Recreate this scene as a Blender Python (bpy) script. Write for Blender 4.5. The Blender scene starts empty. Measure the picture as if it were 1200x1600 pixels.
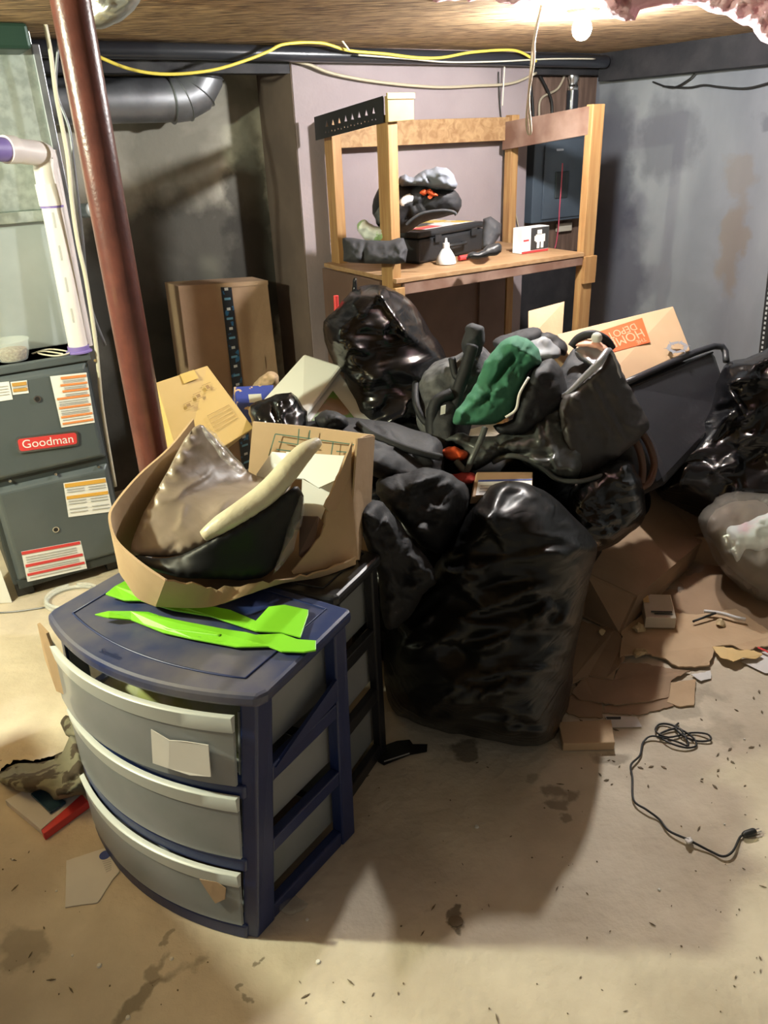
import bpy, bmesh, math, random
from math import sin, cos, pi, radians, sqrt, atan2
from mathutils import Vector, Matrix, noise
from mathutils.geometry import delaunay_2d_cdt
random.seed(7)
V = Vector
SC = bpy.context.scene
COL = SC.collection

# ------------------------------------------------------------ camera
F_PX = 1202.0; PITCH = radians(26); ROLL = radians(2.3); CAM = V((0, 0, 1.5))
FW = V((0, cos(PITCH), -sin(PITCH)))
_r0 = V((1, 0, 0)); _u0 = _r0.cross(FW)
RT = cos(ROLL) * _r0 - sin(ROLL) * _u0
UP = sin(ROLL) * _r0 + cos(ROLL) * _u0
cd = bpy.data.cameras.new('camera'); cam = bpy.data.objects.new('camera', cd); COL.objects.link(cam)
cam.matrix_world = Matrix(((RT.x, UP.x, -FW.x, CAM.x), (RT.y, UP.y, -FW.y, CAM.y), (RT.z, UP.z, -FW.z, CAM.z), (0, 0, 0, 1)))
cd.sensor_fit = 'HORIZONTAL'; cd.sensor_width = 36; cd.lens = 36 * F_PX / 1200; cd.clip_start = .02
SC.camera = cam

# ------------------------------------------------------------ world, lights, exposure
L1_POS = V((.70, 2.9, 1.79)); L1_STRENGTH = 3300
L2_POS = V((-1.67, 1.15, 1.72)); L2_POWER = 185
wd = bpy.data.worlds.new('world'); SC.world = wd; wd.use_nodes = True
wd.node_tree.nodes['Background'].inputs[0].default_value = (1, .93, .8, 1)
wd.node_tree.nodes['Background'].inputs[1].default_value = .23
ld = bpy.data.lights.new('ceiling_bulb_light', 'POINT'); ld.energy = L2_POWER; ld.color = (.95, 1.0, .74); ld.shadow_soft_size = .035
lo = bpy.data.objects.new('ceiling_bulb_light', ld); lo.location = L2_POS; COL.objects.link(lo)
SC.view_settings.view_transform = 'Standard'; SC.view_settings.look = 'None'
SC.view_settings.exposure = 0.0; SC.view_settings.gamma = 1.0; SC.view_settings.use_curve_mapping = False

# ------------------------------------------------------------ measuring helpers
A31 = radians(31); E1 = V((cos(A31), sin(A31), 0)); E2 = V((-sin(A31), cos(A31), 0))
def RO(s, t, z): return s * E1 + t * E2 + V((0, 0, z))
def W(px, py, Y=None, z=None, t=None, s=None):
    d = FW + RT * (px - 600) / F_PX - UP * (py - 800) / F_PX
    if Y is not None: k = Y / d.y
    elif z is not None: k = (z - CAM.z) / d.z
    elif t is not None: k = t / d.dot(E2)
    else: k = s / d.dot(E1)
    return CAM + d * k

# ------------------------------------------------------------ materials
MATS = {}
def mat(name, col, rough=.6, metal=0, col2=None, nscale=8, lo=.4, hi=.65, bump=0, bscale=30, stretch=(1, 1, 1), dist=0,
        alpha=1, emit=None, spec=.5, col3=None, n3=3, coat=0, detail=6, trans=0, bstretch=None, ridged=False):
    m = bpy.data.materials.new(name); m.use_nodes = True; MATS[name] = m
    nt = m.node_tree; b = nt.nodes['Principled BSDF']; N = nt.nodes.new; L = nt.links.new
    b.inputs['Base Color'].default_value = (*col, 1); b.inputs['Roughness'].default_value = rough
    b.inputs['Metallic'].default_value = metal; b.inputs['Specular IOR Level'].default_value = spec
    b.inputs['Alpha'].default_value = alpha; b.inputs['Coat Weight'].default_value = coat
    b.inputs['Transmission Weight'].default_value = trans
    tc = N('ShaderNodeTexCoord')
    def tex(sc, st, dt=0, det=detail):
        mp = N('ShaderNodeMapping'); mp.inputs['Scale'].default_value = st; L(tc.outputs['Object'], mp.inputs[0])
        n = N('ShaderNodeTexNoise'); n.inputs['Scale'].default_value = sc; n.inputs['Detail'].default_value = det
        n.inputs['Distortion'].default_value = dt; L(mp.outputs[0], n.inputs['Vector']); return n
    c = None
    if col2:
        n = tex(nscale, stretch, dist); r = N('ShaderNodeValToRGB'); L(n.outputs[0], r.inputs[0])
        r.color_ramp.elements[0].position = lo; r.color_ramp.elements[1].position = hi
        r.color_ramp.elements[0].color = (*col, 1); r.color_ramp.elements[1].color = (*col2, 1); c = r.outputs[0]
        if col3:
            n2 = tex(n3, (1, 1, 1), .5); r2 = N('ShaderNodeValToRGB'); L(n2.outputs[0], r2.inputs[0])
            r2.color_ramp.elements[0].position = .52; r2.color_ramp.elements[1].position = .66
            mx = N('ShaderNodeMix'); mx.data_type = 'RGBA'; L(r2.outputs[0], mx.inputs['Factor']); L(c, mx.inputs['A'])
            mx.inputs['B'].default_value = (*col3, 1); c = mx.outputs['Result']
        L(c, b.inputs['Base Color'])
    if bump:
        n = tex(bscale, bstretch or stretch, dist, 2 if ridged else 5); src = n.outputs[0]
        if ridged:
            a = N('ShaderNodeMath'); a.operation = 'SUBTRACT'; L(src, a.inputs[0]); a.inputs[1].default_value = .5
            a2 = N('ShaderNodeMath'); a2.operation = 'ABSOLUTE'; L(a.outputs[0], a2.inputs[0]); src = a2.outputs[0]
        bp = N('ShaderNodeBump'); bp.inputs['Strength'].default_value = bump; bp.inputs['Distance'].default_value = .035 if ridged else .01
        L(src, bp.inputs['Height']); L(bp.outputs[0], b.inputs['Normal'])
    if emit: b.inputs['Emission Color'].default_value = (*emit[:3], 1); b.inputs['Emission Strength'].default_value = emit[3]
    return m

def spots(m, pts, col, world=True):
    """stains, patches and painted shade with a shape of their own: warped discs mixed over the base colour"""
    nt = m.node_tree; N = nt.nodes.new; L = nt.links.new; b = nt.nodes['Principled BSDF']
    prev = b.inputs['Base Color'].links[0].from_socket
    tc = N('ShaderNodeTexCoord'); n = N('ShaderNodeTexNoise'); n.inputs['Scale'].default_value = 9; n.inputs['Detail'].default_value = 5
    L(tc.outputs['Object'], n.inputs['Vector'])
    sub = N('ShaderNodeVectorMath'); sub.operation = 'SUBTRACT'; L(n.outputs['Color'], sub.inputs[0]); sub.inputs[1].default_value = (.5, .5, .5)
    scl = N('ShaderNodeVectorMath'); scl.operation = 'SCALE'; L(sub.outputs[0], scl.inputs[0]); scl.inputs['Scale'].default_value = .22
    add = N('ShaderNodeVectorMath'); add.operation = 'ADD'; L(tc.outputs['Object'], add.inputs[0]); L(scl.outputs[0], add.inputs[1])
    for (p, sc, amt) in pts:
        mp = N('ShaderNodeMapping'); mp.vector_type = 'TEXTURE'; mp.inputs['Location'].default_value = p[:3]
        mp.inputs['Rotation'].default_value = (0, 0, p[3] if len(p) > 3 else 0); mp.inputs['Scale'].default_value = sc
        L(add.outputs[0], mp.inputs[0]); ln = N('ShaderNodeVectorMath'); ln.operation = 'LENGTH'; L(mp.outputs[0], ln.inputs[0])
        r = N('ShaderNodeMapRange'); r.inputs[1].default_value = .75; r.inputs[2].default_value = 1.1
        r.inputs[3].default_value = amt; r.inputs[4].default_value = 0; L(ln.outputs['Value'], r.inputs[0])
        mx = N('ShaderNodeMix'); mx.data_type = 'RGBA'; L(r.outputs[0], mx.inputs['Factor']); L(prev, mx.inputs['A'])
        mx.inputs['B'].default_value = (*col, 1); prev = mx.outputs['Result']
    L(prev, b.inputs['Base Color'])

mfloor = mat('concrete_floor', (.50, .425, .325), .85, col2=(.66, .575, .45), nscale=4.5, lo=.36, hi=.64, bump=.4, bscale=40, detail=12, col3=(.48, .41, .31), n3=1.3)
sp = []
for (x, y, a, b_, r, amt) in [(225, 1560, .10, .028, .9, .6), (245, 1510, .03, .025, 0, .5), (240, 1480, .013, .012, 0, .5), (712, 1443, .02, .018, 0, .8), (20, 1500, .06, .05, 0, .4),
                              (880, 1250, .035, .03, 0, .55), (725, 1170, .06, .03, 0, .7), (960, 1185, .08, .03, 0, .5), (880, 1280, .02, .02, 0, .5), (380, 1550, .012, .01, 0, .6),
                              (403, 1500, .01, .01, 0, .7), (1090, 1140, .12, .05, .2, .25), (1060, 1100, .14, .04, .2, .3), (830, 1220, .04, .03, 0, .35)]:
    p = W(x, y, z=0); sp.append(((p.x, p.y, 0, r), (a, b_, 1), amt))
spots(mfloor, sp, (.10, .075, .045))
mconc = mat('stained_shaded_concrete', (.36, .34, .28), .9, col2=(.48, .45, .37), nscale=3, lo=.3, hi=.7, bump=.5, bscale=12, col3=(.22, .21, .17), n3=2)
mgrey = mat('grey_painted_concrete', (.15, .16, .18), .75, col2=(.27, .285, .30), nscale=2.2, lo=.32, hi=.68, bump=.4, bscale=9, stretch=(1, 1, .35), col3=(.19, .20, .225), n3=1.6)
mpink = mat('pale_pink_wall_paint', (.24, .198, .208), .8, col2=(.28, .232, .24), nscale=3, bump=.15, bscale=50)
mosb = mat('oriented_strand_board', (.15, .085, .04), .7, col2=(.50, .33, .17), nscale=13, lo=.40, hi=.60, stretch=(.8, 4.5, 1), dist=.9, bump=.5, bscale=16)
mbeam = mat('blackened_beam', (.012, .012, .015), .75, col2=(.026, .024, .027), nscale=10, bump=.3, bscale=30)
mboard = mat('brown_plank_board', (.12, .075, .055), .7, col2=(.2, .13, .1), nscale=12, stretch=(3, 3, .4), bump=.15)
mgal = mat('galvanised_steel', (.42, .47, .45), .45, .75, col2=(.58, .64, .61), nscale=26, lo=.4, hi=.6, bump=.04, bscale=40)
mcoil = mat('coil_case_steel', (.42, .47, .48), .45, .5, col2=(.5, .55, .56), nscale=4)
mduct = mat('dull_steel_duct', (.20, .205, .22), .42, .7, col2=(.30, .31, .33), nscale=9)
mdkgreen = mat('dark_green_duct', (.02, .05, .035), .4, .3)
mfoil = mat('foil_flex_duct', (.55, .57, .53), .3, .8, bump=.6, bscale=18)
mred = mat('red_oxide_paint', (.10, .032, .026), .30, col2=(.135, .043, .033), nscale=20, bump=.08, bscale=120, coat=.2)
mfurn = mat('slate_furnace_enamel', (.085, .105, .115), .42, .2, col2=(.10, .12, .13), nscale=5)
mfurn2 = mat('dark_furnace_enamel', (.04, .05, .055), .45, .2)
mwhite = mat('white_label', (.78, .78, .76), .6)
morange = mat('orange_print', (.72, .25, .08), .6)
mredp = mat('red_print', (.62, .05, .05), .45)
mgreyp = mat('grey_print', (.45, .45, .45), .7)
mblackp = mat('black_print', (.03, .03, .03), .6)
mchrome = mat('chrome', (.75, .75, .75), .25, 1)
mpvc = mat('pvc_white', (.80, .74, .72), .4, col2=(.72, .66, .64), nscale=6)
mpurple = mat('purple_primer', (.22, .16, .45), .5)
mpine = mat('pine_lumber', (.28, .145, .052), .6, col2=(.37, .215, .085), nscale=14, stretch=(4, 4, .3), bump=.08)
mpine_h = mat('pine_lumber_flat', (.28, .16, .075), .6, col2=(.37, .23, .12), nscale=10, stretch=(.5, 4, 4), bump=.08)
mrail = mat('plain_brown_rail', (.15, .08, .055), .6, col2=(.27, .18, .14), nscale=6)
mosb2 = mat('strand_board_rail', (.22, .12, .05), .7, col2=(.35, .22, .105), nscale=28, lo=.35, hi=.65, dist=1)
mblockw = mat('yellow_plywood', (.34, .235, .085), .6, col2=(.30, .20, .07), nscale=9)
mblkmetal = mat('black_sheet_metal', (.012, .012, .013), .5)
mpipe = mat('black_drain_pipe', (.02, .022, .028), .28, coat=.3)
myel = mat('yellow_cable', (.62, .5, .08), .45)
mcream = mat('cream_cable', (.62, .58, .46), .5)
mtan = mat('tan_cable', (.38, .33, .24), .6)
mblkc = mat('black_cable', (.012, .012, .012), .5)
mpanel = mat('blue_grey_enamel', (.085, .11, .14), .4, .2, col2=(.065, .085, .11), nscale=4)
mbeige = mat('beige_box', (.5, .46, .38), .55)
minsul = mat('pink_fibreglass', (.70, .36, .43), .95, col2=(.90, .62, .66), nscale=18, lo=.3, hi=.7, bump=.8, bscale=40)
mbulb = mat('lit_bulb', (1, 1, 1), .3, emit=(1, .985, .96, L1_STRENGTH))
mcard = mat('corrugated_cardboard', (.44, .30, .175), .8, col2=(.50, .35, .21), nscale=6, bump=.10, bscale=60, stretch=(1, 1, 1))
mcardd = mat('brown_cardboard', (.27, .175, .105), .85, col2=(.33, .22, .135), nscale=5, bump=.10, bscale=50)
mcardy = mat('golden_cardboard', (.56, .38, .13), .7, col2=(.62, .43, .17), nscale=4)
mcarde = mat('cardboard_edge', (.30, .20, .12), .9)
mcardp = mat('peach_cardboard', (.42, .275, .16), .7, col2=(.46, .31, .185), nscale=4)
mhd = mat('orange_box_print', (.62, .085, .018), .6)
mtape = mat('black_blue_tape', (.015, .018, .025), .35, col2=(.02, .10, .22), nscale=30, lo=.6, hi=.62)
mgreenp = mat('dark_green_print', (.06, .13, .10), .7)
mbag = mat('black_bag_plastic', (.005, .005, .006), .24, spec=.5, bump=.3, bscale=4.5, bstretch=(.7, .7, 3.0), dist=1.2, ridged=True)
mbagm = mat('black_bag_matte', (.005, .005, .005), .38, spec=.35, bump=.3, bscale=3.5, bstretch=(.6, .6, 4), dist=1.2, ridged=True)
mfab = mat('black_nylon', (.007, .007, .009), .7, bump=.35, bscale=22, dist=.6)
mfab2 = mat('charcoal_canvas', (.018, .018, .021), .8, bump=.4, bscale=14, dist=.6, col2=(.028, .028, .032), nscale=9)
mgrey_f = mat('grey_worn_fabric', (.035, .035, .038), .85, col2=(.12, .12, .12), nscale=22, bump=.3, bscale=40)
mgreen = mat('green_knit', (.035, .15, .085), .85, col2=(.045, .18, .10), nscale=9, bump=.3, bscale=25)
mtarp = mat('grey_coated_tarp', (.06, .064, .06), .36, col2=(.085, .09, .085), nscale=5, bump=.35, bscale=9, dist=.8)
mtarpb = mat('brown_grey_coated_side', (.036, .030, .027), .5, bump=.3, bscale=8, dist=.8)
msilver = mat('silver_lining', (.42, .43, .46), .3, .6, bump=.4, bscale=16)
mleather = mat('brown_leather', (.09, .04, .022), .5)
morg_f = mat('orange_fabric', (.75, .10, .02), .6)
mred_f = mat('red_fabric', (.30, .02, .02), .7)
mbinb = mat('black_bin_plastic', (.025, .025, .03), .42, bump=.08, bscale=60)
mbinw = mat('white_bin_plastic', (.74, .75, .74), .4)
mbinl = mat('white_bin_lid', (.80, .80, .74), .45)
mlabelg = mat('green_label', (.10, .22, .04), .5, col2=(.22, .15, .08), nscale=14, lo=.5, hi=.55)
mblue = mat('navy_cart_plastic', (.010, .020, .085), .36, col2=(.014, .026, .10), nscale=9)
mblue_l = mat('dusty_navy_lid', (.011, .023, .095), .42, col2=(.13, .12, .13), nscale=5, lo=.44, hi=.74, detail=9)
mcartk = mat('black_cart_plastic', (.015, .015, .018), .38)
mdrawer = mat('frosted_drawer_plastic', (.34, .35, .37), .34, alpha=.62, col2=(.28, .30, .31), nscale=5)
mrim = mat('drawer_rim_plastic', (.47, .49, .48), .35, alpha=.95)
mlime = mat('lime_green_paint', (.20, .58, .025), .4)
mfoam = mat('plastic_wrapped_brown_foam', (.22, .175, .135), .36, col2=(.32, .26, .21), nscale=7, bump=.25, bscale=9, dist=1, spec=.45)
mroll = mat('cream_piping', (.62, .57, .42), .35, col2=(.52, .46, .33), nscale=12, bump=.4, bscale=30)
mshell = mat('black_shell_plastic', (.006, .007, .008), .5, spec=.3)
mfilm = mat('clear_plastic_film', (.55, .53, .48), .14, alpha=.22, bump=.9, bscale=14, dist=1.2, spec=.8)
mclear = mat('clear_bag_plastic', (.36, .32, .27), .2, alpha=.36, bump=.5, bscale=9, dist=1, spec=.7)
mbrcl = mat('brown_cloth', (.12, .082, .055), .9, bump=.3)
mpastel = mat('pastel_cloth', (.78, .85, .84), .8, col2=(.85, .60, .66), nscale=7, lo=.48, hi=.56)
mcamo = mat('camouflage_cloth', (.05, .035, .02), .85, col2=(.16, .15, .10), nscale=14, lo=.47, hi=.5, bump=.5, bscale=12)
mpaper = mat('white_paper', (.66, .63, .60), .7, col2=(.60, .57, .55), nscale=5)
mbluep = mat('blue_print', (.04, .07, .28), .6)
mphone = mat('dark_blue_glass', (.02, .05, .08), .2)
mscrap = mat('yellow_kraft_scrap', (.66, .46, .20), .7)
mdirt = mat('dry_leaf_bits', (.16, .12, .075), .9)
mchip = mat('pale_chips', (.7, .68, .62), .8)
mbrownp = mat('dark_brown_hardboard', (.11, .065, .05), .6, col2=(.14, .085, .065), nscale=6)
mcase = mat('black_case_plastic', (.018, .019, .021), .45, bump=.1, bscale=60)
mjacket = mat('grey_jacket', (.13, .14, .165), .7, bump=.5, bscale=12, dist=1)
mplastic_w = mat('white_green_bag', (.75, .78, .72), .4, col2=(.35, .52, .25), nscale=16, lo=.52, hi=.58, bump=.5)
mseed = mat('birdseed', (.22, .15, .10), .9, col2=(.45, .38, .28), nscale=120)
mglass = mat('clear_tub', (.8, .85, .82), .12, alpha=.28)
mblue_in = mat('blue_snack_carton', (.03, .05, .25), .5, col2=(.6, .4, .2), nscale=25, lo=.6, hi=.62)
mpinkhose = mat('red_wire', (.45, .06, .10), .5)
mhb = mat('foam_crumb', (.55, .42, .24), .9, bump=.4)
mmixed = mat('drawer_clutter', (.35, .38, .12), .8, col2=(.5, .5, .45), nscale=12)

# ------------------------------------------------------------ mesh builder
class B:
    def __init__(s): s.v = []; s.f = []
    def add(s, vs, fs):
        o = len(s.v); s.v += [V(p) for p in vs]; s.f += [tuple(i + o for i in f) for f in fs]; return s
    def hexa(s, bot, top):           # two quads, same winding
        return s.add(list(bot) + list(top), [(3, 2, 1, 0), (4, 5, 6, 7), (0, 1, 5, 4), (1, 2, 6, 5), (2, 3, 7, 6), (3, 0, 4, 7)])
    def room(s, s0, s1, t0, t1, z0, z1):
        return s.hexa([RO(s0, t0, z0), RO(s1, t0, z0), RO(s1, t1, z0), RO(s0, t1, z0)], [RO(s0, t0, z1), RO(s1, t0, z1), RO(s1, t1, z1), RO(s0, t1, z1)])
    def prism(s, pts, vec):          # polygon extruded along a vector (concave allowed, n-gon caps)
        n = len(pts); pts = [V(p) for p in pts]; vec = V(vec)
        return s.add(pts + [p + vec for p in pts], [tuple(range(n - 1, -1, -1)), tuple(range(n, 2 * n))] + [(i, (i + 1) % n, n + (i + 1) % n, n + i) for i in range(n)])
    def slab(s, pts, th):            # polygon with thickness behind it (away from the camera)
        pts = [V(p) for p in pts]; nrm = V((0, 0, 0))
        for i in range(len(pts)): nrm += (pts[i] - pts[0]).cross(pts[(i + 1) % len(pts)] - pts[0])
        nrm.normalize(); c = sum(pts, V()) / len(pts)
        if nrm.dot(CAM - c) > 0: nrm = -nrm
        return s.prism(pts, nrm * th)
    def tube(s, pts, r, n=10, smooth=6, cap=True):
        pts = [V(p) for p in pts]; rr = r if isinstance(r, (list, tuple)) else [r] * len(pts)
        P = []; R = []
        if smooth and len(pts) > 2:
            for i in range(len(pts) - 1):
                a, b, c, d = pts[max(i - 1, 0)], pts[i], pts[i + 1], pts[min(i + 2, len(pts) - 1)]
                for k in range(smooth):
                    u = k / smooth; P.append(.5 * ((2 * b) + (c - a) * u + (2 * a - 5 * b + 4 * c - d) * u * u + (3 * b - a - 3 * c + d) * u ** 3)); R.append(rr[i] * (1 - u) + rr[i + 1] * u)
            P.append(pts[-1]); R.append(rr[-1])
        else: P, R = pts, rr
        o = len(s.v); up = None
        for i, p in enumerate(P):
            d = (P[min(i + 1, len(P) - 1)] - P[max(i - 1, 0)])
            d = d.normalized() if d.length > 1e-9 else V((0, 0, 1))
            if up is None: up = V((0, 0, 1)) if abs(d.z) < .9 else V((1, 0, 0))
            x = d.cross(up); x.normalize(); y_ = x.cross(d).normalized(); up = y_
            for k in range(n): a = 2 * pi * k / n; s.v.append(p + R[i] * (cos(a) * x + sin(a) * y_))
        for i in range(len(P) - 1):
            for k in range(n): s.f.append((o + i * n + k, o + i * n + (k + 1) % n, o + (i + 1) * n + (k + 1) % n, o + (i + 1) * n + k))
        if cap: s.f.append(tuple(o + k for k in range(n - 1, -1, -1))); s.f.append(tuple(o + (len(P) - 1) * n + k for k in range(n)))
        return s
    def lathe(s, c, prof, n=24, ax=None, sx=1, sy=1):
        c = V(c); az = (ax or V((0, 0, 1))).normalized(); x = az.orthogonal().normalized(); y_ = az.cross(x); o = len(s.v)
        for r, h in prof:
            for k in range(n): a = 2 * pi * k / n; s.v.append(c + az * h + r * (cos(a) * x * sx + sin(a) * y_ * sy))
        for i in range(len(prof) - 1):
            for k in range(n): s.f.append((o + i * n + k, o + i * n + (k + 1) % n, o + (i + 1) * n + (k + 1) % n, o + (i + 1) * n + k))
        s.f.append(tuple(o + k for k in range(n - 1, -1, -1))); s.f.append(tuple(o + (len(prof) - 1) * n + k for k in range(n))); return s

def thing(name, loc, label, cat, group=None):
    o = bpy.data.objects.new(name, None); o.empty_display_size = .05; o.location = V(loc); COL.objects.link(o)
    o['label'] = label; o['category'] = cat
    if group: o['group'] = group
    return o
ORIG = {}
def wloc(o):
    p = V(o.location)
    while o.parent: o = o.parent; p += o.location
    return p
def obj(name, b, m, parent=None, smooth=False, bevel=0, label=None, cat=None, group=None, kind=None, angle=40):
    vs = b.v
    if parent: base = wloc(parent); loc = V((0, 0, 0))
    else:
        n = len(vs); base = V((sum(p.x for p in vs) / n, sum(p.y for p in vs) / n, min(p.z for p in vs))); loc = base
    if kind == 'structure': base = V((0, 0, 0)); loc = base
    me = bpy.data.meshes.new(name); me.from_pydata([p - base for p in vs], [], b.f); me.update(); me.validate()
    bm = bmesh.new(); bm.from_mesh(me); bmesh.ops.recalc_face_normals(bm, faces=bm.faces); bm.to_mesh(me); bm.free()
    me.materials.append(m); o = bpy.data.objects.new(name, me); o.location = loc; o.parent = parent; COL.objects.link(o)
    if smooth:
        for p in me.polygons: p.use_smooth = True
        if smooth != 'all':
            md = o.modifiers.new('ws', 'EDGE_SPLIT'); md.split_angle = radians(angle)
    if bevel:
        md = o.modifiers.new('bev', 'BEVEL'); md.width = bevel; md.segments = 2; md.limit_method = 'ANGLE'
    if label: o['label'] = label
    if cat: o['category'] = cat
    if group: o['group'] = group
    if kind: o['kind'] = kind
    return o

def cat_rom(pts, n, closed=True):
    out = []; N_ = len(pts)
    for i in range(N_ if closed else N_ - 1):
        g = lambda k: pts[k % N_] if closed else pts[min(max(k, 0), N_ - 1)]
        a, b, c, d = g(i - 1), g(i), g(i + 1), g(i + 2)
        for k in range(n):
            u = k / n; out.append(tuple(.5 * ((2 * b[j]) + (c[j] - a[j]) * u + (2 * a[j] - 5 * b[j] + 4 * c[j] - d[j]) * u * u + (3 * b[j] - a[j] - 3 * c[j] + d[j]) * u ** 3) for j in range(len(b))))
    return out

def blob(outline, front=.15, back=None, amp=.02, freq=7, st=(1, 1, 1), step=6, rad=None, sm=4, seed=0, b=None, creases=(), ang=None, an=.3, nf=None, fh=1.0, jit=1.6):
    """a full-bodied soft shape: its edge runs through measured points, its front and back swell out from that edge"""
    back = front if back is None else back
    ol = [(p[0], p[1], (W(p[0], p[1], z=.012).y if p[2] == 'f' else p[2])) for p in outline]
    fine = cat_rom(ol, sm) if sm > 1 else ol
    if jit: fine = [(p[0] + jit * noise.noise(V((p[0] * .09, p[1] * .09, seed + 1.5))) * 2, p[1] + (jit * noise.noise(V((p[0] * .09, p[1] * .09, seed + 9.5))) * 2 if p[2] > 0 and i % (max(sm, 1)) else 0), p[2]) for i, p in enumerate(fine)]
    # resample edge by length
    res = []
    for i in range(len(fine)):
        a, c = fine[i], fine[(i + 1) % len(fine)]; d = math.hypot(c[0] - a[0], c[1] - a[1]); k = max(1, int(d / step))
        for j in range(k): u = j / k; res.append(tuple(a[q] * (1 - u) + c[q] * u for q in range(3)))
    xs = [p[0] for p in res]; ys = [p[1] for p in res]
    def seg(x, y):
        best = 1e9
        for i in range(len(fine)):
            a, c = fine[i], fine[(i + 1) % len(fine)]; dx, dy = c[0] - a[0], c[1] - a[1]; l = dx * dx + dy * dy
            u = 0 if l == 0 else max(0, min(1, ((x - a[0]) * dx + (y - a[1]) * dy) / l))
            best = min(best, (x - a[0] - u * dx) ** 2 + (y - a[1] - u * dy) ** 2)
        return sqrt(best)
    def inside(x, y):
        c = False; n = len(fine)
        for i in range(n):
            a, d = fine[i], fine[(i + 1) % n]
            if (a[1] > y) != (d[1] > y) and x < (d[0] - a[0]) * (y - a[1]) / (d[1] - a[1]) + a[0]: c = not c
        return c
    pts = [(p[0], p[1], p[2], 0.0) for p in res]; ne = len(pts); y = min(ys) + step * .5; row = 0
    while y < max(ys):
        x = min(xs) + (row % 2) * step * .5
        while x < max(xs):
            if inside(x, y):
                d = seg(x, y)
                if d > step * .45:
                    sw = sy = 0
                    for p in fine: w = 1 / ((p[0] - x) ** 2 + (p[1] - y) ** 2 + 1) ** 1.2; sw += w; sy += w * p[2]
                    pts.append((x, y, sy / sw, d))
            x += step
        y += step * .87; row += 1
    D = rad or max(.5, min(max(p[3] for p in pts) * .8, 34))
    r = delaunay_2d_cdt([V((p[0], p[1])) for p in pts], [(i, (i + 1) % ne) for i in range(ne)], [], 1, 1e-4)
    vs2, faces, orig = r[0], r[2], r[3]
    src = []
    for i, v in enumerate(vs2):
        src.append(pts[orig[i][0]] if orig[i] and orig[i][0] < len(pts) else min(pts, key=lambda p: (p[0] - v.x) ** 2 + (p[1] - v.y) ** 2))
    rnd = random.Random(seed * 17 + len(pts)); inn = [p for p in src if p[3] > 0] or src
    span = sqrt((max(xs) - min(xs)) * (max(ys) - min(ys))); k_ = nf if nf is not None else int(min(46, 8 + len(src) / 45)); folds = []
    if amp < .006: k_ = 0
    for i in range(k_):
        c_ = rnd.choice(inn); a_ = radians((ang if ang is not None else rnd.uniform(-90, 90)) + rnd.gauss(0, 20)); l_ = span * rnd.uniform(.12, .42)
        w_ = max(step * .9, span * rnd.uniform(.018, .05)); folds.append((c_[0], c_[1], cos(a_), sin(a_), l_, w_, rnd.choice((1, 1, -1)), amp * fh * rnd.uniform(.25, .9) * rnd.choice((1, 1, 1, -.7))))
    n = len(src); fr = []; bk = []; so = V((seed * 3.7, seed * 1.3, seed * 2.1))
    for (x, y, Y, d) in src:
        u = min(d / D, 1); pf = max(0, 1 - (1 - u) ** 2.6) ** .52; p0 = W(x, y, Y=Y)
        q = V((p0.x * st[0], p0.y * st[1], p0.z * st[2])) * freq + so
        if ang is not None:
            ca, sa = cos(radians(ang)), sin(radians(ang)); q = V(((x * ca + y * sa) * an, -x * sa + y * ca, 0)) * .0018 * freq + so
        wq = q + noise.noise_vector(q * .7) * .8
        rg = 1 - 2 * abs(noise.noise(wq)); rg2 = 1 - 2 * abs(noise.noise(wq * 2.3 + V((9, 2, 5))))
        vd = noise.voronoi(wq * .9)[0]; vd2 = noise.voronoi(q * 2.1 + V((4, 1, 7)))[0]; vd3 = noise.voronoi(wq * 3.6 + V((1, 8, 3)))[0]
        dd = amp * min(1, .25 + d / (step * 3)) * (rg * .55 + rg2 * .3 + (vd[0] - .4) * 1.5 + (vd2[0] - .4) * .9 + (vd3[0] - .4) * .35 - max(0, .12 - (vd[1] - vd[0])) * 3)
        dd *= .5
        for (cx, cy, ca_, sa_, l_, w_, sd, h_) in folds:
            al = ((x - cx) * ca_ + (y - cy) * sa_) / l_
            if abs(al) < .5:
                of = -(x - cx) * sa_ + (y - cy) * ca_ + 6 * sin(al * 5 + cx); ww = w_ * (.45 if of * sd > 0 else 1.5)
                if abs(of) < ww * 4: dd += h_ * cos(al * pi) * math.exp(-abs(of) / ww) * min(1, .2 + d / (step * 3))
        for (ax, ay, bx, by, w, h) in creases:
            dx, dy = bx - ax, by - ay; l = dx * dx + dy * dy; uu = max(0, min(1, ((x - ax) * dx + (y - ay) * dy) / l))
            ds = math.hypot(x - ax - uu * dx, y - ay - uu * dy); dd += h * math.exp(-(ds / w) ** 2)
        Yf = Y - front * pf - dd; Yb = Y + back * pf + dd * .5
        a = W(x, y, Y=max(Yf, .2)); c = W(x, y, Y=Yb)
        if a.z < .004: a.z = .004
        if c.z < .004: c.z = .004
        fr.append(a); bk.append(c)
    bb = b or B(); o = len(bb.v); bb.v += fr; m = {}
    for i in range(n):
        if src[i][3] == 0: m[i] = o + i
        else: m[i] = len(bb.v); bb.v.append(bk[i])
    for f in faces:
        bb.f.append(tuple(o + i for i in f))
        if not all(src[i][3] == 0 for i in f): bb.f.append(tuple(m[i] for i in reversed(f)))
    return bb

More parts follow.
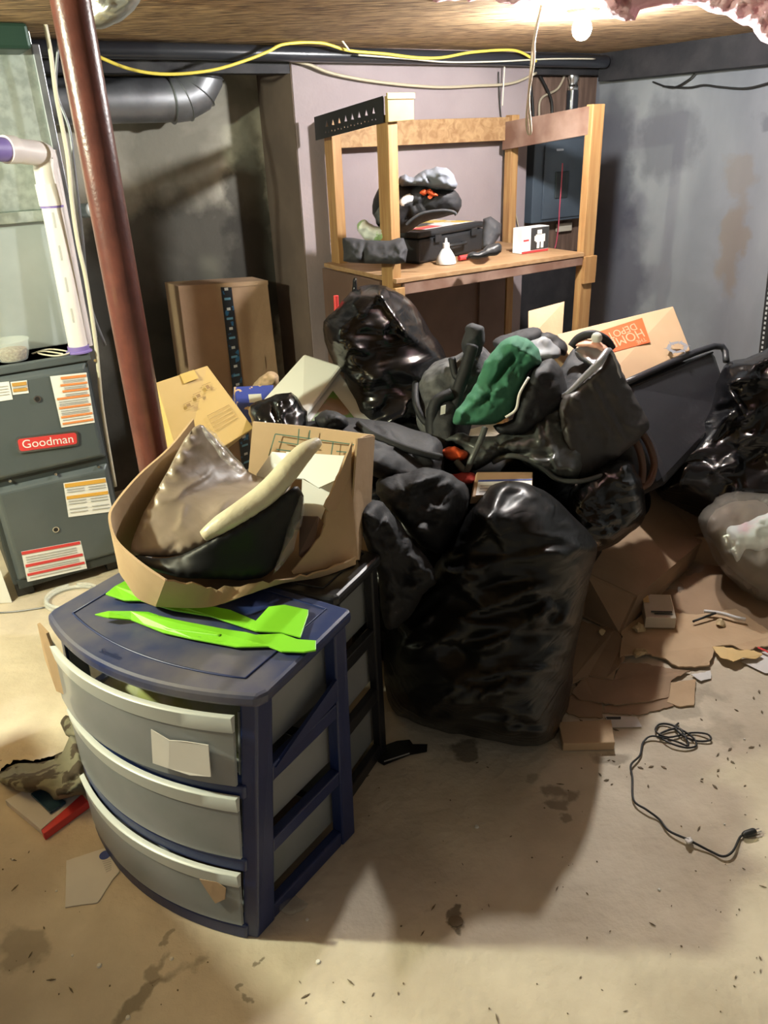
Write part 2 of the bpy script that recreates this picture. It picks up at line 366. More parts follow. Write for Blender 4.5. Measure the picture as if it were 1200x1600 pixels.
_dg = None
def text(s, origin, xd, yd, size, m, parent, name='lettering', th=.0006):
    cu = bpy.data.curves.new('t', 'FONT'); cu.body = s; cu.size = size; cu.extrude = 0; cu.align_x = 'CENTER'; cu.align_y = 'CENTER'
    t = bpy.data.objects.new('t', cu); COL.objects.link(t); bpy.context.view_layer.update()
    me = bpy.data.meshes.new_from_object(t.evaluated_get(bpy.context.evaluated_depsgraph_get()))
    b = B(); xd = V(xd).normalized(); yd = V(yd).normalized()
    b.add([V(origin) + xd * v.co.x + yd * v.co.y for v in me.vertices], [tuple(p.vertices) for p in me.polygons])
    bpy.data.objects.remove(t); bpy.data.curves.remove(cu); bpy.data.meshes.remove(me)
    return obj(name, b, m, parent)

def decal(px_pts, m, parent, name, th=.0012, lift=.0015, **pl):
    pts = [W(x, y, **pl) for x, y in px_pts]
    n = (pts[1] - pts[0]).cross(pts[2] - pts[0]).normalized()
    if n.dot(CAM - pts[0]) < 0: n = -n
    return obj(name, B().prism([p + n * lift for p in pts], n * th), m, parent)
def onquad(P, u, v):             # bilinear point on a quad TL,TR,BR,BL
    return (P[0] * (1 - u) + P[1] * u) * (1 - v) + (P[3] * (1 - u) + P[2] * u) * v
def qdecal(P, rects, m, parent, name, lift=.002):
    b = B(); n = (P[1] - P[0]).cross(P[3] - P[0]).normalized()
    if n.dot(CAM - P[0]) < 0: n = -n
    for (u0, v0, u1, v1) in rects:
        q = [onquad(P, u0, v0), onquad(P, u1, v0), onquad(P, u1, v1), onquad(P, u0, v1)]
        b.prism([p + n * lift for p in q], n * .0006)
    return obj(name, b, m, parent)
#==STRUCT
# ------------------------------------------------------------ the room
CEIL = 1.84
def box_xy(x0, x1, y0, y1, z0, z1):
    return B().hexa([(x0, y0, z0), (x1, y0, z0), (x1, y1, z0), (x0, y1, z0)], [(x0, y0, z1), (x1, y0, z1), (x1, y1, z1), (x0, y1, z1)])
def grid_slab(x0, x1, y0, y1, z, th): return box_xy(x0, x1, y0, y1, z - th, z)
obj('floor', box_xy(-3.2, 4.6, -1.6, 7, -.1, 0), mfloor, kind='structure')
obj('ceiling', box_xy(-3.4, 4.8, .3, 7, CEIL, CEIL + .05), mosb, kind='structure')
spots(mconc, [((*RO(1.15, 3.6, .95),), (.75, .75, .36), .85), ((*RO(.75, 3.6, .6),), (.5, .5, .5), .7), ((*RO(1.5, 3.6, 1.0),), (.12, .3, .6), .8), ((*RO(.9, 3.6, .2),), (.5, .5, .5), .8)], (.035, .033, .028))  # black wall stains; the tall narrow spot paints the column's shadow
obj('wall_left', B().room(-1.8, 1.60, 3.6, 3.75, 0, CEIL), mconc, kind='structure')
mside = mat('shaded_column_side', (.10, .072, .06), .85, col2=(.14, .10, .08), nscale=4)  # unlit side of the pink column: its shade set as a dark brown
b = B().room(1.6, 2.88, 3.252, 3.6, 0, CEIL)
obj('wall_back', b, mpink, kind='structure')
obj('trim_1', B().room(1.596, 1.6, 3.256, 3.6, 0, CEIL - .05), mside, kind='structure')
obj('wall_alcove', B().room(2.88, 3.52, 3.40, 3.6, 0, CEIL), mbeam, kind='structure')
spots(mgrey, [((*RO(3.46, 2.42, .97),), (.07, .09, .24), .75), ((*RO(3.46, 2.45, 1.28),), (.09, .09, .10), .5)], (.17, .14, .115))
spots(mgrey, [((*RO(3.46, 3.2, .5),), (.4, .28, .85), .6), ((*RO(3.46, 3.25, 1.2),), (.2, .2, .5), .6), ((*RO(3.46, 2.25, 1.52),), (.12, .14, .05), .45), ((*RO(3.46, 2.86, 1.45),), (.15, .22, .22), .45)], (.045, .047, .07))
obj('wall_right', B().room(3.47, 3.62, -1.0, 3.6, 0, CEIL), mgrey, kind='structure')
# dark rim beam along the back and right walls
obj('trim_2', B().room(-1.6, 3.47, 3.26, 3.34, 1.745, CEIL), mbeam, kind='structure')
obj('trim_3', B().room(3.35, 3.47, 0, 3.26, 1.715, CEIL), mbeam, kind='structure')
obj('trim_4', B().room(-1.6, 1.6, 3.34, 3.6, 1.78, CEIL), mbeam, kind='structure')

b = B().room(2.885, 3.46, 3.375, 3.395, .87, 1.745)
for k in range(5): b.room(2.9 + k * .11, 2.903 + k * .11, 3.372, 3.376, .87, 1.745)
obj('backing_board', b, mboard, label='brown plank board fixed to the wall behind the electrical panel', cat='board')

# bulb by the back wall
t = thing('ceiling_lamp', (L1_POS.x, L1_POS.y, CEIL), 'bare glowing bulb in a plain lampholder under the strand board ceiling', 'lamp')
obj('bulb', B().lathe(L1_POS, [(.002, -.034), (.015, -.031), (.026, -.02), (.031, -.004), (.029, .01), (.02, .026), (.014, .036)], 20), mbulb, t, smooth=True)
obj('lampholder', B().lathe((L1_POS.x, L1_POS.y, CEIL - .04), [(.018, 0), (.022, .008), (.03, .02), (.05, .032), (.05, .0405)], 20), mchrome, t, smooth=True)

# pink insulation
def fluff(name, ol, label, front=.16, seed=0):
    obj(name, blob(ol, front, .12, .11, 16, step=5, seed=seed, sm=4, nf=0, jit=5), minsul, smooth='all', label=label, cat='insulation', group=None)
fluff('insulation_batt', [(930, -60, 2.55), (1080, -60, 2.5), (1250, -60, 2.4), (1290, 20, 2.4), (1230, 62, 2.5), (1190, 66, 2.55), (1168, 40, 2.55), (1120, 22, 2.6), (1060, 8, 2.6), (1015, 12, 2.6), (985, 32, 2.6), (950, 26, 2.6), (925, -5, 2.6)],
      'fluffy pink insulation sagging from the ceiling at the upper right of the bulb', .10, 1)
fluff('insulation_batt', [(690, -60, 2.5), (900, -60, 2.5), (905, -12, 2.6), (860, 3, 2.6), (800, 8, 2.6), (760, 0, 2.6), (715, 2, 2.6), (660, -8, 2.6)], 'thin pink insulation strip along the ceiling left of the bulb', .06, 2)

# ------------------------------------------------------------ pipes, ducts, cables under the ceiling
def cable(name, pts, r, m, label, cat, n=6, **pl):
    P = [W(p[0], p[1], **({'Y': p[2]} if len(p) > 2 else pl)) for p in pts]
    return obj(name, B().tube(P, r, n), m, smooth='all', label=label, cat=cat)
obj('drain_pipe', B().tube([RO(-1.2, 3.17, 1.845 - .035), RO(1.2, 3.17, 1.808), RO(3.3, 3.17, 1.795)], .028, 14, 1), mpipe, smooth=True, label='long black plastic drain pipe running under the ceiling along the back beam', cat='pipe')
cable('yellow_cable', [(140, 82), (200, 107), (260, 116), (330, 110), (385, 94), (420, 80), (445, 69), (500, 67), (545, 79), (600, 84), (650, 90), (690, 90), (735, 82), (790, 78), (815, 82), (838, 96)], .006, myel, 'yellow electrical cable sagging along the back beam from the red post', 'cable', t=3.08)
cable('tan_cable', [(438, 92), (480, 100), (520, 115), (590, 128), (680, 136), (745, 134), (800, 130), (838, 114)], .0065, mtan, 'dull tan cable drooping across the top of the pink wall', 'cable', t=3.22)
cable('thin_wire', [(560, 86), (640, 92), (700, 97), (780, 96), (860, 92), (930, 92)], .0035, mcream, 'thin pale wire stretched under the back beam towards the bulb', 'wire', t=3.1)
cable('ceiling_wire', [(493, -20), (505, 20), (525, 50), (546, 79)], .004, mcream, 'thin cream wire slanting down the ceiling to the black pipe', 'wire', t=3.05)
obj('hanging_loop', B().tube([W(x, y, Y=Y) for x, y, Y in [(846, 8, 2.7), (838, 45, 2.72), (832, 80, 2.74), (828, 130, 2.75), (823, 185, 2.75), (825, 207, 2.75), (829, 208, 2.75), (829, 195, 2.75), (826, 150, 2.75), (834, 95, 2.73), (835, 60, 2.73), (845, 14, 2.7)]], .0045, 6), mcream, smooth='all',
    label='doubled cream cord hanging in a long loop in front of the workbench', cat='cord')
cable('wall_wire', [(779, 112), (781, 160), (786, 215), (790, 270), (794, 300)], .003, mblkc, 'thin dark wire hanging down the pink wall near its right end', 'wire', t=3.235)
cable('white_wall_wire', [(789, 95), (787, 130), (785, 165)], .003, mcream, 'short thin white wire hanging over the pink wall under the pipe', 'wire', t=3.2)
cable('wall_cable', [(800, 310), (808, 345), (815, 375), (818, 392)], .0035, mtan, 'thin cable running down the pink wall beside the small picture box', 'cable', t=3.235)
cable('wall_cable', [(1036, 135), (1075, 137), (1100, 133), (1125, 136), (1167, 138), (1210, 127)], .005, mblkc, 'black cable pinned across the grey wall under the right beam', 'cable', s=3.45)
cable('wall_cable', [(1020, 128), (1050, 137), (1075, 125), (1085, 115)], .004, mblkc, 'short black cable hanging in a curve off the right beam', 'cable', s=3.44)
cable('panel_cable', [(838, 110), (850, 130), (862, 160), (862, 200)], .007, mblkc, 'thick grey-black cable curving down the plank board above the panel', 'cable', t=3.34)
cable('panel_cable', [(886, 108), (872, 138), (845, 155), (843, 190)], .006, mtan, 'tan cable looping down the plank board beside the clear fitting', 'cable', t=3.35)
cable('panel_cable', [(828, 125), (832, 160), (835, 215)], .007, mblkc, 'black cable dropping straight beside the end of the pink wall', 'cable', t=3.35)

t = thing('service_fitting', W(895, 150, t=3.3), 'shiny metal cable fitting on a black conduit above the electrical panel', 'fitting')
c0 = W(895, 142, t=3.3)
obj('clamp_body', B().lathe(c0, [(.030, 0), (.034, .01), (.034, .02), (.026, .028), (.028, .045), (.036, .06), (.032, .085), (.012, .1)], 14, sy=.7), mchrome, t, smooth=True)
obj('conduit', B().tube([c0 + V((0, 0, .002)), c0 - V((0, 0, .2))], .030, 14, 0), mpipe, t, smooth=True)
for dx in (.03, .045):
    pass
t = thing('electrical_panel', RO(3.15, 3.37, 1.05), 'blue-grey steel electrical panel box on the plank board right of the pink wall', 'electrical panel')
obj('cabinet', B().room(2.955, 3.335, 3.28, 3.374, 1.055, 1.47), mpanel, t, bevel=.004)
obj('door', B().room(3.02, 3.30, 3.270, 3.281, 1.07, 1.455), mpanel, t, bevel=.003)
obj('breaker_strip', B().room(3.10, 3.19, 3.262, 3.271, 1.17, 1.30), mfurn2, t, bevel=.003)
obj('latch', B().room(3.09, 3.14, 3.262, 3.271, 1.40, 1.41), mchrome, t)
obj('junction_box', B().room(3.36, 3.455, 3.30, 3.374, 1.13, 1.36), mbeige, bevel=.004, label='beige junction box right of the blue-grey electrical panel', cat='electrical box')
obj('outlet_box', B().room(3.22, 3.32, 3.345, 3.374, .985, 1.03), mbeige, bevel=.004, label='small cream outlet box below the electrical panel', cat='outlet')
cable('red_wire', [(879, 255), (877, 290), (874, 330), (873, 350), (870, 375), (867, 388)], .0035, mpinkhose, 'thin red wire hanging down in front of the electrical panel', 'wire', t=3.25)

# perforated strip on the right wall
t = thing('perforated_post', W(1185, 540, s=3.45), 'dark slotted angle iron standing against the grey wall at the right edge', 'angle iron')
p0, p1 = W(1203, 395, s=3.44), W(1187, 545, s=3.44); dv = (p1 - p0); q = p0 + dv * 2.0; q.z = 0
obj('strip', B().hexa([q, q - E2 * .035, q - E2 * .035 + E1 * .01, q + E1 * .01], [p0, p0 - E2 * .035, p0 - E2 * .035 + E1 * .01, p0 + E1 * .01]), mblkmetal, t)
for k in range(20):
    c = p0 + (q - p0) * (k + .5) / 42 - E2 * .012 - E1 * .001
    obj('slot', B().hexa([c, c - E2 * .009, c - E2 * .009 - V((0, 0, .012)), c - V((0, 0, .012))], [c - E1 * .001, c - E2 * .009 - E1 * .001, c - E2 * .009 - V((0, 0, .012)) - E1 * .001, c - V((0, 0, .012)) - E1 * .001]), mgreyp, t)

# round duct
t = thing('round_duct', RO(.9, 3.45, 1.6), 'dull grey round sheet metal duct with an elbow under the back beam', 'duct')
cz = 1.665; R_ = .082
obj('duct_pipe', B().lathe(RO(.35, 3.45, cz), [(R_, 0), (R_, .80)], 28, ax=E1), mduct, t, smooth=True)
eb = []
pts = [RO(1.14, 3.45, cz), RO(1.19, 3.45, cz + .004), RO(1.25, 3.45, cz + .028), RO(1.285, 3.45, cz + .075), RO(1.29, 3.45, cz + .14), RO(1.29, 3.45, cz + .16)]
obj('elbow', B().tube(pts, R_ + .004, 28, 0), mduct, t, smooth=True, angle=25)
for i in (0, 1, 2, 3):
    d = (pts[i + 1] - pts[i]).normalized()
    obj('seam_ring', B().lathe(pts[i], [(R_ + .004, -.003), (R_ + .009, 0), (R_ + .004, .003)], 28, ax=d), mduct, t, smooth=True)

# foil flex duct
bb = B(); fp = [W(150, -30, Y=2.35), W(160, 2, Y=2.35), W(185, -5, Y=2.33), W(215, -30, Y=2.3)]
b = blob([(128, -40, 2.2), (235, -40, 2.2), (222, -5, 2.2), (205, 22, 2.2), (178, 38, 2.2), (150, 46, 2.2), (130, 40, 2.2)], .08, .08, .012, 16, step=5, sm=4)
obj('flexible_duct', b, mfoil, smooth='all', label='crumpled foil flexible duct under the ceiling right of the red post', cat='duct')

# ------------------------------------------------------------ red steel post
t = thing('steel_post', (-.62, 1.95, 0), 'red oxide painted round steel post standing left of the cardboard boxes', 'post')
obj('pole', B().lathe((-.62, 1.95, .012), [(.042, 0), (.042, CEIL - .024)], 36), mred, t, smooth=True)
obj('base_plate', B().lathe((-.62, 1.95, 0), [(.08, 0), (.08, .012)], 24), mred, t)
obj('cap_plate', B().lathe((-.62, 1.95, CEIL - .012), [(.08, 0), (.08, .0115)], 24), mred, t)
#==FURN
# ------------------------------------------------------------ furnace and its ducts
t = thing('furnace', RO(.3, 3.1, 0), 'slate grey gas furnace with a red badge standing behind the red post', 'furnace')
obj('casing', B().room(.085, .505, 2.81, 3.42, .06, .862), mfurn2, t, bevel=.008)
obj('top_flange', B().room(.085, .515, 2.80, 3.42, .835, .862), mfurn, t, bevel=.004)
for s_ in (.12, .45): obj('foot', B().room(s_ - .03, s_ + .03, 2.83, 2.9, 0, .062), mblkmetal, t, bevel=.004)
obj('base_pan', B().room(.10, .50, 2.80, 3.40, .045, .085), mfurn2, t, bevel=.004)
def door(z0, z1, s0, s1, nm):
    P = lambda s, z, tt: RO(s, tt, z)
    b = B().hexa([P(s0, z0, 2.81), P(s1, z0, 2.81), P(s1, z1, 2.81), P(s0, z1, 2.81)], [P(s0 + .018, z0 + .018, 2.788), P(s1 - .018, z0 + .018, 2.788), P(s1 - .018, z1 - .018, 2.788), P(s0 + .018, z1 - .018, 2.788)])
    return obj(nm, b, mfurn, t, bevel=.007)
door(.472, .832, .085, .502, 'upper_door'); door(.075, .452, .10, .502, 'lower_door')
FT = 2.7865
def label_px(q, nm, rects, m, lines=()):
    P = [W(x, y, t=FT) for x, y in q]
    lab = obj(nm, B().slab([p - E2 * .001 for p in P], .0012), mwhite, t, label='white printed label')
    P2 = [p - E2 * .002 for p in P]
    if rects: qdecal(P2, rects, m, lab, 'warning_stripe', .0006)
    if lines: qdecal(P2, lines, mgreyp, lab, 'printed_lines', .0006)
import itertools
label_px([(78, 588), (135, 582), (148, 660), (96, 668)], 'warning_label', [(.27, .03, .97, .08), (.22, .17, .97, .21), (.24, .29, .97, .33), (.05, .42, .97, .46), (.05, .60, .97, .64), (.05, .78, .97, .82), (.05, .91, .97, .95)], morange,
         [(.3, v, .92, v + .018) for v in (.1, .13, .23, .26, .36, .39)] + [(.08, v, .9, v + .018) for v in (.49, .53, .56, .67, .71, .74, .85)])
label_px([(99, 755), (165, 746), (176, 799), (107, 808)], 'warning_label', [(.02, .02, .98, .13), (.02, .38, .98, .47)], mat('amber_print', (.70, .38, .06), .6), [(.05, v, .45, v + .03) for v in (.18, .25, .52, .6, .75, .85)] + [(.55, v, .95, v + .03) for v in (.18, .25, .52, .6, .75, .85)])
label_px([(33, 862), (126, 845), (136, 888), (43, 909)], 'warning_label', [(.0, .0, .98, .10), (.02, .43, .98, .52), (.02, .73, .98, .81)], mredp, [(.05, v, .9, v + .03) for v in (.18, .26, .34, .58, .65, .87)])
label_px([(-25, 600), (14, 596), (20, 624), (-20, 630)], 'data_label', [], morange, [(.1, v, .9, v + .04) for v in (.2, .35, .5, .65)])
label_px([(16, 597), (42, 594), (45, 614), (20, 617)], 'caution_label', [(.06, .08, .94, .35), (.06, .55, .94, .78)], mat('ochre_print', (.50, .27, .06), .6), [(.06, .38, .94, .5)])
# badge
P = [W(x, y, t=FT) for x, y in [(23, 683), (121, 672), (123, 695), (28, 708)]]
def rounded(P, r_, k=5):
    ex, ey = (P[1] - P[0]), (P[3] - P[0]); lx, ly = ex.length, ey.length; out = []
    for (cu, cv, a0) in ((1, 0, -90), (1, 1, 0), (0, 1, 90), (0, 0, 180)):
        for j in range(k):
            a = radians(a0 + 90 * j / (k - 1)); u = cu * lx + (r_ if cu == 0 else -r_) + r_ * cos(a); v = cv * ly + (r_ if cv == 0 else -r_) + r_ * sin(a)
            out.append(onquad(P, u / lx, v / ly))
    return out
bd = obj('badge', B().prism([p - E2 * .001 for p in rounded(P, .012)], -E2 * .005), mchrome, t, label='red maker badge with chrome rim')
c = sum(P, V()) / 4; P3 = [c + (p - c) * V((1, 1, 1)).x * 1 for p in P]; P3 = [onquad(P, .03, .12), onquad(P, .97, .12), onquad(P, .97, .88), onquad(P, .03, .88)]
obj('badge_field', B().prism([p - E2 * .0062 for p in rounded(P3, .009)], -E2 * .001), mredp, bd)
text('Goodman', c - E2 * .0078, P[1] - P[0], P[0] - P[3], .042, mwhite, bd)
def disc(c, r, m, nm, par, h=.004, ax=None): return obj(nm, B().lathe(c, [(r, 0), (r, h)], 20, ax=ax or -E2), m, par, smooth=True)
for x, y in ((58, 623), (87, 827)):
    c = W(x, y, t=FT); g = disc(c, .0115, mchrome, 'sight_glass', t, .004); disc(c - E2 * .003, .008, mblkmetal, 'glass', g, .002)
for x, y in ((153, 728), (86, 739), (15, 750), (147, 562)): disc(W(x, y, t=2.80), .005, mchrome, 'screw', t, .014)
# coil case and plenum
t = thing('plenum_duct', RO(.3, 3.1, .87), 'tall galvanised sheet metal duct standing on the furnace', 'duct')
obj('coil_case', B().room(-.1, .50, 2.98, 3.4, .864, 1.285), mcoil, t, bevel=.004)
obj('flange', B().room(-.1, .535, 2.95, 3.42, 1.285, 1.32), mgal, t, bevel=.003)
obj('plenum', B().room(-.1, .565, 2.97, 3.42, 1.32, CEIL - .002), mgal, t, bevel=.004)
obj('corner_strip', B().room(.558, .583, 2.955, 2.985, .875, 1.80), mduct, t, bevel=.003)
obj('duct_collar', B().room(-.1, .53, 2.80, 2.97, 1.77, CEIL - .002), mdkgreen, t, bevel=.01)
# PVC vent
t = thing('vent_pipe', W(125, 550, z=.862), 'white plastic vent pipe with an elbow rising from the furnace top', 'pipe')
pa = W(124, 550, z=.862); pb = W(76, 292, t=2.87); top = V((pa.x * .2 + pb.x * .8, pa.y * .2 + pb.y * .8, pb.z))
rr = .032
obj('riser', B().tube([pa + V((0, 0, .002)), top], rr, 24, 0), mpvc, t, smooth=True)
e = W(68, 243, t=2.87); e2_ = W(20, 234, t=2.80); e3 = W(-40, 232, t=2.72)
obj('elbow', B().tube([top - V((0, 0, .02)), top + (e - top) * .55, e, e2_ + (e - e2_) * .3, e2_], [rr + .002, rr + .004, rr + .006, rr + .004, rr + .004], 24, 6), mpvc, t, smooth=True)
obj('coupling', B().tube([top - V((0, 0, .055)), top + V((0, 0, .01))], rr + .006, 24, 0), mpvc, t, smooth=True)
obj('branch_pipe', B().tube([e2_, e3], rr, 24, 0), mpvc, t, smooth=True)
obj('branch_coupling', B().tube([e2_ + (e3 - e2_) * -.05, e2_ + (e3 - e2_) * .22], rr + .008, 24, 0), mpvc, t, smooth=True)
obj('primer_ring', B().tube([top - V((0, 0, .062)), top - V((0, 0, .054))], rr + .004, 24, 0), mpurple, t, smooth=True)
obj('primer_ring', B().tube([e2_ + (e3 - e2_) * .22, e2_ + (e3 - e2_) * .6], rr + .002, 24, 0), mpurple, t, smooth=True)
obj('base_collar', B().lathe(pa + V((0, 0, .001)), [(rr + .012, 0), (rr + .012, .005), (rr + .004, .008), (rr + .004, .022)], 24), mpurple, t, smooth=True)
for k in range(4):
    u = .2 + k * .19; p = pa + (top - pa) * u; x = (CAM - p); x.z = 0; x.normalize(); sd = V((-x.y, x.x, 0))
    p = p + x * (rr + .0006) * .995
    obj('printed_code', B().prism([p - sd * .003, p + sd * .003, p + sd * .003 + (top - pa) * .09, p - sd * .003 + (top - pa) * .09], x * .0004), mgreyp, t)
pa2 = pa + E1 * .045 + E2 * .07; tp2 = V((top.x, top.y, 0)) + E1 * .045 + E2 * .07
obj('drain_line', B().tube([pa2 + V((0, 0, .002)), V((tp2.x, tp2.y, 1.5))], .018, 12, 0), mpvc, smooth=True, label='thinner white pipe standing behind the vent pipe on the furnace', cat='pipe')
cable('line_set_tube', [(60, -10, 2.75), (78, 75, 2.75), (88, 150, 2.75), (105, 240, 2.7), (113, 320, 2.7), (122, 380, 2.7), (135, 440, 2.7), (150, 540, 2.7), (160, 640, 2.7), (180, 760, 2.7)], .007, mcream, 'cream refrigerant tube running down beside the plenum and furnace', 'tube')
cable('line_set_wire', [(92, 60, 2.8), (88, 140, 2.8), (108, 200, 2.8), (116, 260, 2.8), (128, 360, 2.8), (140, 470, 2.8), (165, 540, 2.8)], .005, mduct, 'dark grey wire running down between the plenum and the red post', 'wire')
obj('valve_cap', B().lathe(W(128, 330, Y=2.95), [(.02, 0), (.024, .01), (.024, .05), (.016, .055)], 16, ax=V((1, -.6, .1))), mgal, smooth=True, label='small round metal valve cap left of the red post at plenum height', cat='valve')
# tub and odds on the furnace top
c = W(22, 562, z=.8625); t = thing('plastic_tub', c, 'round clear plastic tub of brown pellets on the furnace top', 'tub')
obj('tub_wall', B().lathe(c, [(.045, .001), (.055, .03), (.058, .062), (.062, .064), (.062, .068)], 24), mglass, t, smooth=True)
obj('pellets', B().lathe(c, [(.040, .003), (.048, .028), (.047, .036), (.02, .042)], 24), mseed, t, smooth=True)
cable('coiled_wire', [(50, 553), (75, 546), (100, 548), (108, 552), (85, 556), (60, 552), (70, 549), (98, 553)], .003, mcream, 'loose pale wires lying on the furnace top beside the vent pipe', 'wire', z=.868)
# beside the furnace
b = B().hexa([RO(-.02, 2.85, 0), RO(.065, 2.80, 0), RO(.065, 2.83, 0), RO(-.02, 2.88, 0)], [RO(-.06, 2.85, .30), RO(.05, 2.80, .30), RO(.05, 2.83, .30), RO(-.06, 2.88, .30)])
obj('leaning_board', b, mwhite, bevel=.003, label='white panel edge leaning beside the left side of the furnace', cat='panel')
c = W(115, 938, z=0); ring = B()
for k, (r0, zz) in enumerate(((.085, .006), (.078, .014), (.082, .022))):
    ring.tube([c + V((r0 * 1.15 * cos(a * pi / 10 + k), r0 * sin(a * pi / 10 + k), zz)) for a in range(20)], .006, 8, 2)
obj('clear_hose', ring, mglass, smooth='all', label='coil of clear plastic hose on the floor in front of the furnace', cat='hose')
cable('wire_stick', [(-30, 958), (20, 956), (70, 949)], .003, mduct, 'thin grey rod on the floor left of the blue cart', 'rod', z=.004)

# ------------------------------------------------------------ workbench
t = thing('workbench', RO(2.2, 2.9, 0), 'open pine workbench frame with tall posts against the pink wall', 'workbench')
TB = 1.0
def post(s0, s1, t0, t1, z1, lean=0):
    obj('post', B().hexa([RO(s0 + lean, t0, 0), RO(s1 + lean, t0, 0), RO(s1 + lean, t1, 0), RO(s0 + lean, t1, 0)], [RO(s0, t0, z1), RO(s1, t0, z1), RO(s1, t1, z1), RO(s0, t1, z1)]), mpine, t, bevel=.003)
post(1.655, 1.697, 2.62, 2.70, 1.57); post(2.665, 2.735, 2.61, 2.65, 1.59, .01); post(1.70, 1.745, 3.13, 3.20, 1.575); post(2.69, 2.735, 3.15, 3.20, 1.57)
obj('post_cleat', B().room(2.672, 2.745, 2.595, 2.611, .86, .98), mpine, t, bevel=.002)
obj('post_cleat', B().room(1.655, 1.70, 2.60, 2.62, .82, .965), mpine, t, bevel=.002)
obj('back_rail', B().room(1.745, 2.69, 3.17, 3.20, 1.462, 1.562), mosb2, t, bevel=.002, label='strand board back rail')
obj('side_rail', B().hexa([RO(2.665, 2.63, 1.475), RO(2.68, 2.63, 1.475), RO(2.68, 3.19, 1.42), RO(2.665, 3.19, 1.42)], [RO(2.665, 2.63, 1.585), RO(2.68, 2.63, 1.585), RO(2.68, 3.19, 1.54), RO(2.665, 3.19, 1.54)]), mrail, t, bevel=.002, label='brown painted side rail')
# perforated rail
tri = []; outl = [(2.63, 1.545), (3.17, 1.495), (3.17, 1.582), (2.63, 1.63)]
holes = []
for k in range(8):
    tt = 2.70 + k * .052; zc = 1.605 - (tt - 2.63) * .09
    holes.append([(tt - .012, zc - .022), (tt + .012, zc - .022), (tt, zc + .002)])
    for (dx, dz) in ((-.013, -.040), (.013, -.040), (0, -.058), (-.02, -.064), (.02, -.064)):
        if zc + dz > 1.507 + (3.17 - tt) * .09: holes.append([(tt + dx - .005, zc + dz - .004), (tt + dx + .005, zc + dz - .004), (tt + dx, zc + dz + .006)])
vs = [V(p) for p in outl]; ed = [(i, (i + 1) % 4) for i in range(4)]
for h in holes:
    o = len(vs); vs += [V(p) for p in h]; ed += [(o, o + 1), (o + 1, o + 2), (o + 2, o)]
r = delaunay_2d_cdt(vs, ed, [], 1, 1e-6); b = B(); keep = []
def pin(p, h):
    s_ = [(h[(i + 1) % 3][0] - h[i][0]) * (p.y - h[i][1]) - (h[(i + 1) % 3][1] - h[i][1]) * (p.x - h[i][0]) for i in range(3)]
    return all(x > 0 for x in s_) or all(x < 0 for x in s_)
for f in r[2]:
    c = sum((r[0][i] for i in f), V((0, 0))) / len(f)
    if not any(pin(c, h) for h in holes): keep.append(tuple(f))
b.add([RO(1.645, v.x, v.y) for v in r[0]], keep)
pr = obj('perforated_rail', b, mblkmetal, t, label='black perforated metal side rail')
md = pr.modifiers.new('s', 'SOLIDIFY'); md.thickness = .003
obj('end_block', B().hexa([RO(1.645, 2.60, 1.545), RO(1.757, 2.60, 1.55), RO(1.757, 2.62, 1.55), RO(1.645, 2.62, 1.545)], [RO(1.645, 2.60, 1.628), RO(1.757, 2.60, 1.637), RO(1.757, 2.62, 1.637), RO(1.645, 2.62, 1.628)]), mblockw, t, bevel=.002, label='yellow plywood end block')
obj('end_lip', B().room(1.64, 1.757, 2.592, 2.60, 1.618, 1.637), mblockw, t)
obj('bench_top', B().room(1.66, 2.665, 2.60, 3.2, TB - .018, TB), mpine_h, t, bevel=.002)
obj('front_apron', B().hexa([RO(1.70, 2.604, .935), RO(2.665, 2.604, .945), RO(2.665, 2.62, .945), RO(1.70, 2.62, .935)], [RO(1.70, 2.604, TB - .019), RO(2.665, 2.604, TB - .019), RO(2.665, 2.62, TB - .019), RO(1.70, 2.62, TB - .019)]), mrail, t, bevel=.002)
obj('side_panel', B().room(1.645, 1.66, 2.70, 3.19, .55, TB - .02), mbrownp, t)
obj('back_panel', B().room(1.745, 2.68, 3.15, 3.17, .3, TB - .03), mbrownp, t)
obj('back_batten', B().room(2.50, 2.53, 3.135, 3.15, .3, TB - .03), mbrownp, t)
#==BENCH
# ------------------------------------------------------------ things on the workbench
Z = lambda x, y: W(x, y, z=TB + .002)
t = thing('tool_case', Z(700, 400), 'black hard tool case with a printed lid on the workbench', 'case')
fl, frr = Z(655, 413), Z(757, 391); bl = Z(635, 408); bl = fl + (bl - fl).normalized() * .30; up = V((0, 0, .125)); dp = (E2 * .3 - E1 * .10).normalized() * .30
wd_ = frr - fl
obj('case_body', B().hexa([fl, fl + wd_, fl + wd_ + dp, fl + dp], [p + up * .8 for p in (fl, fl + wd_, fl + wd_ + dp, fl + dp)]), mcase, t, bevel=.012)
Pl = [p + up * .8 + V((0, 0, .002)) for p in (fl, fl + wd_, fl + wd_ + dp, fl + dp)]
obj('case_lid', B().hexa(Pl, [p + up * .22 for p in Pl]), mcase, t, bevel=.01)
TP = [p + up * .22 + V((0, 0, .001)) for p in (Pl[3], Pl[2], Pl[1], Pl[0])]
lb = qdecal(TP, [(.10, .12, .92, .9)], mat('lid_print_sheet', (.62, .62, .6), .5, col2=(.55, .38, .06), nscale=9, lo=.5, hi=.53), t, 'lid_label', .0008)
qdecal(TP, [(.12, .66, .45, .86)], mredp, t, 'red_print', .002); qdecal(TP, [(.35, .35, .62, .5), (.3, .45, .5, .6)], mblackp, t, 'tool_picture', .002)
for u in (.2, .75):
    p = fl + wd_ * u + up * .62 - dp.normalized() * .008; obj('latch', B().prism([p, p + wd_ * .09, p + wd_ * .09 + up * .25, p + up * .25], -dp.normalized() * .006), mcase, t, bevel=.002)
p = fl + wd_ * .38 + up * .45 - dp.normalized() * .002
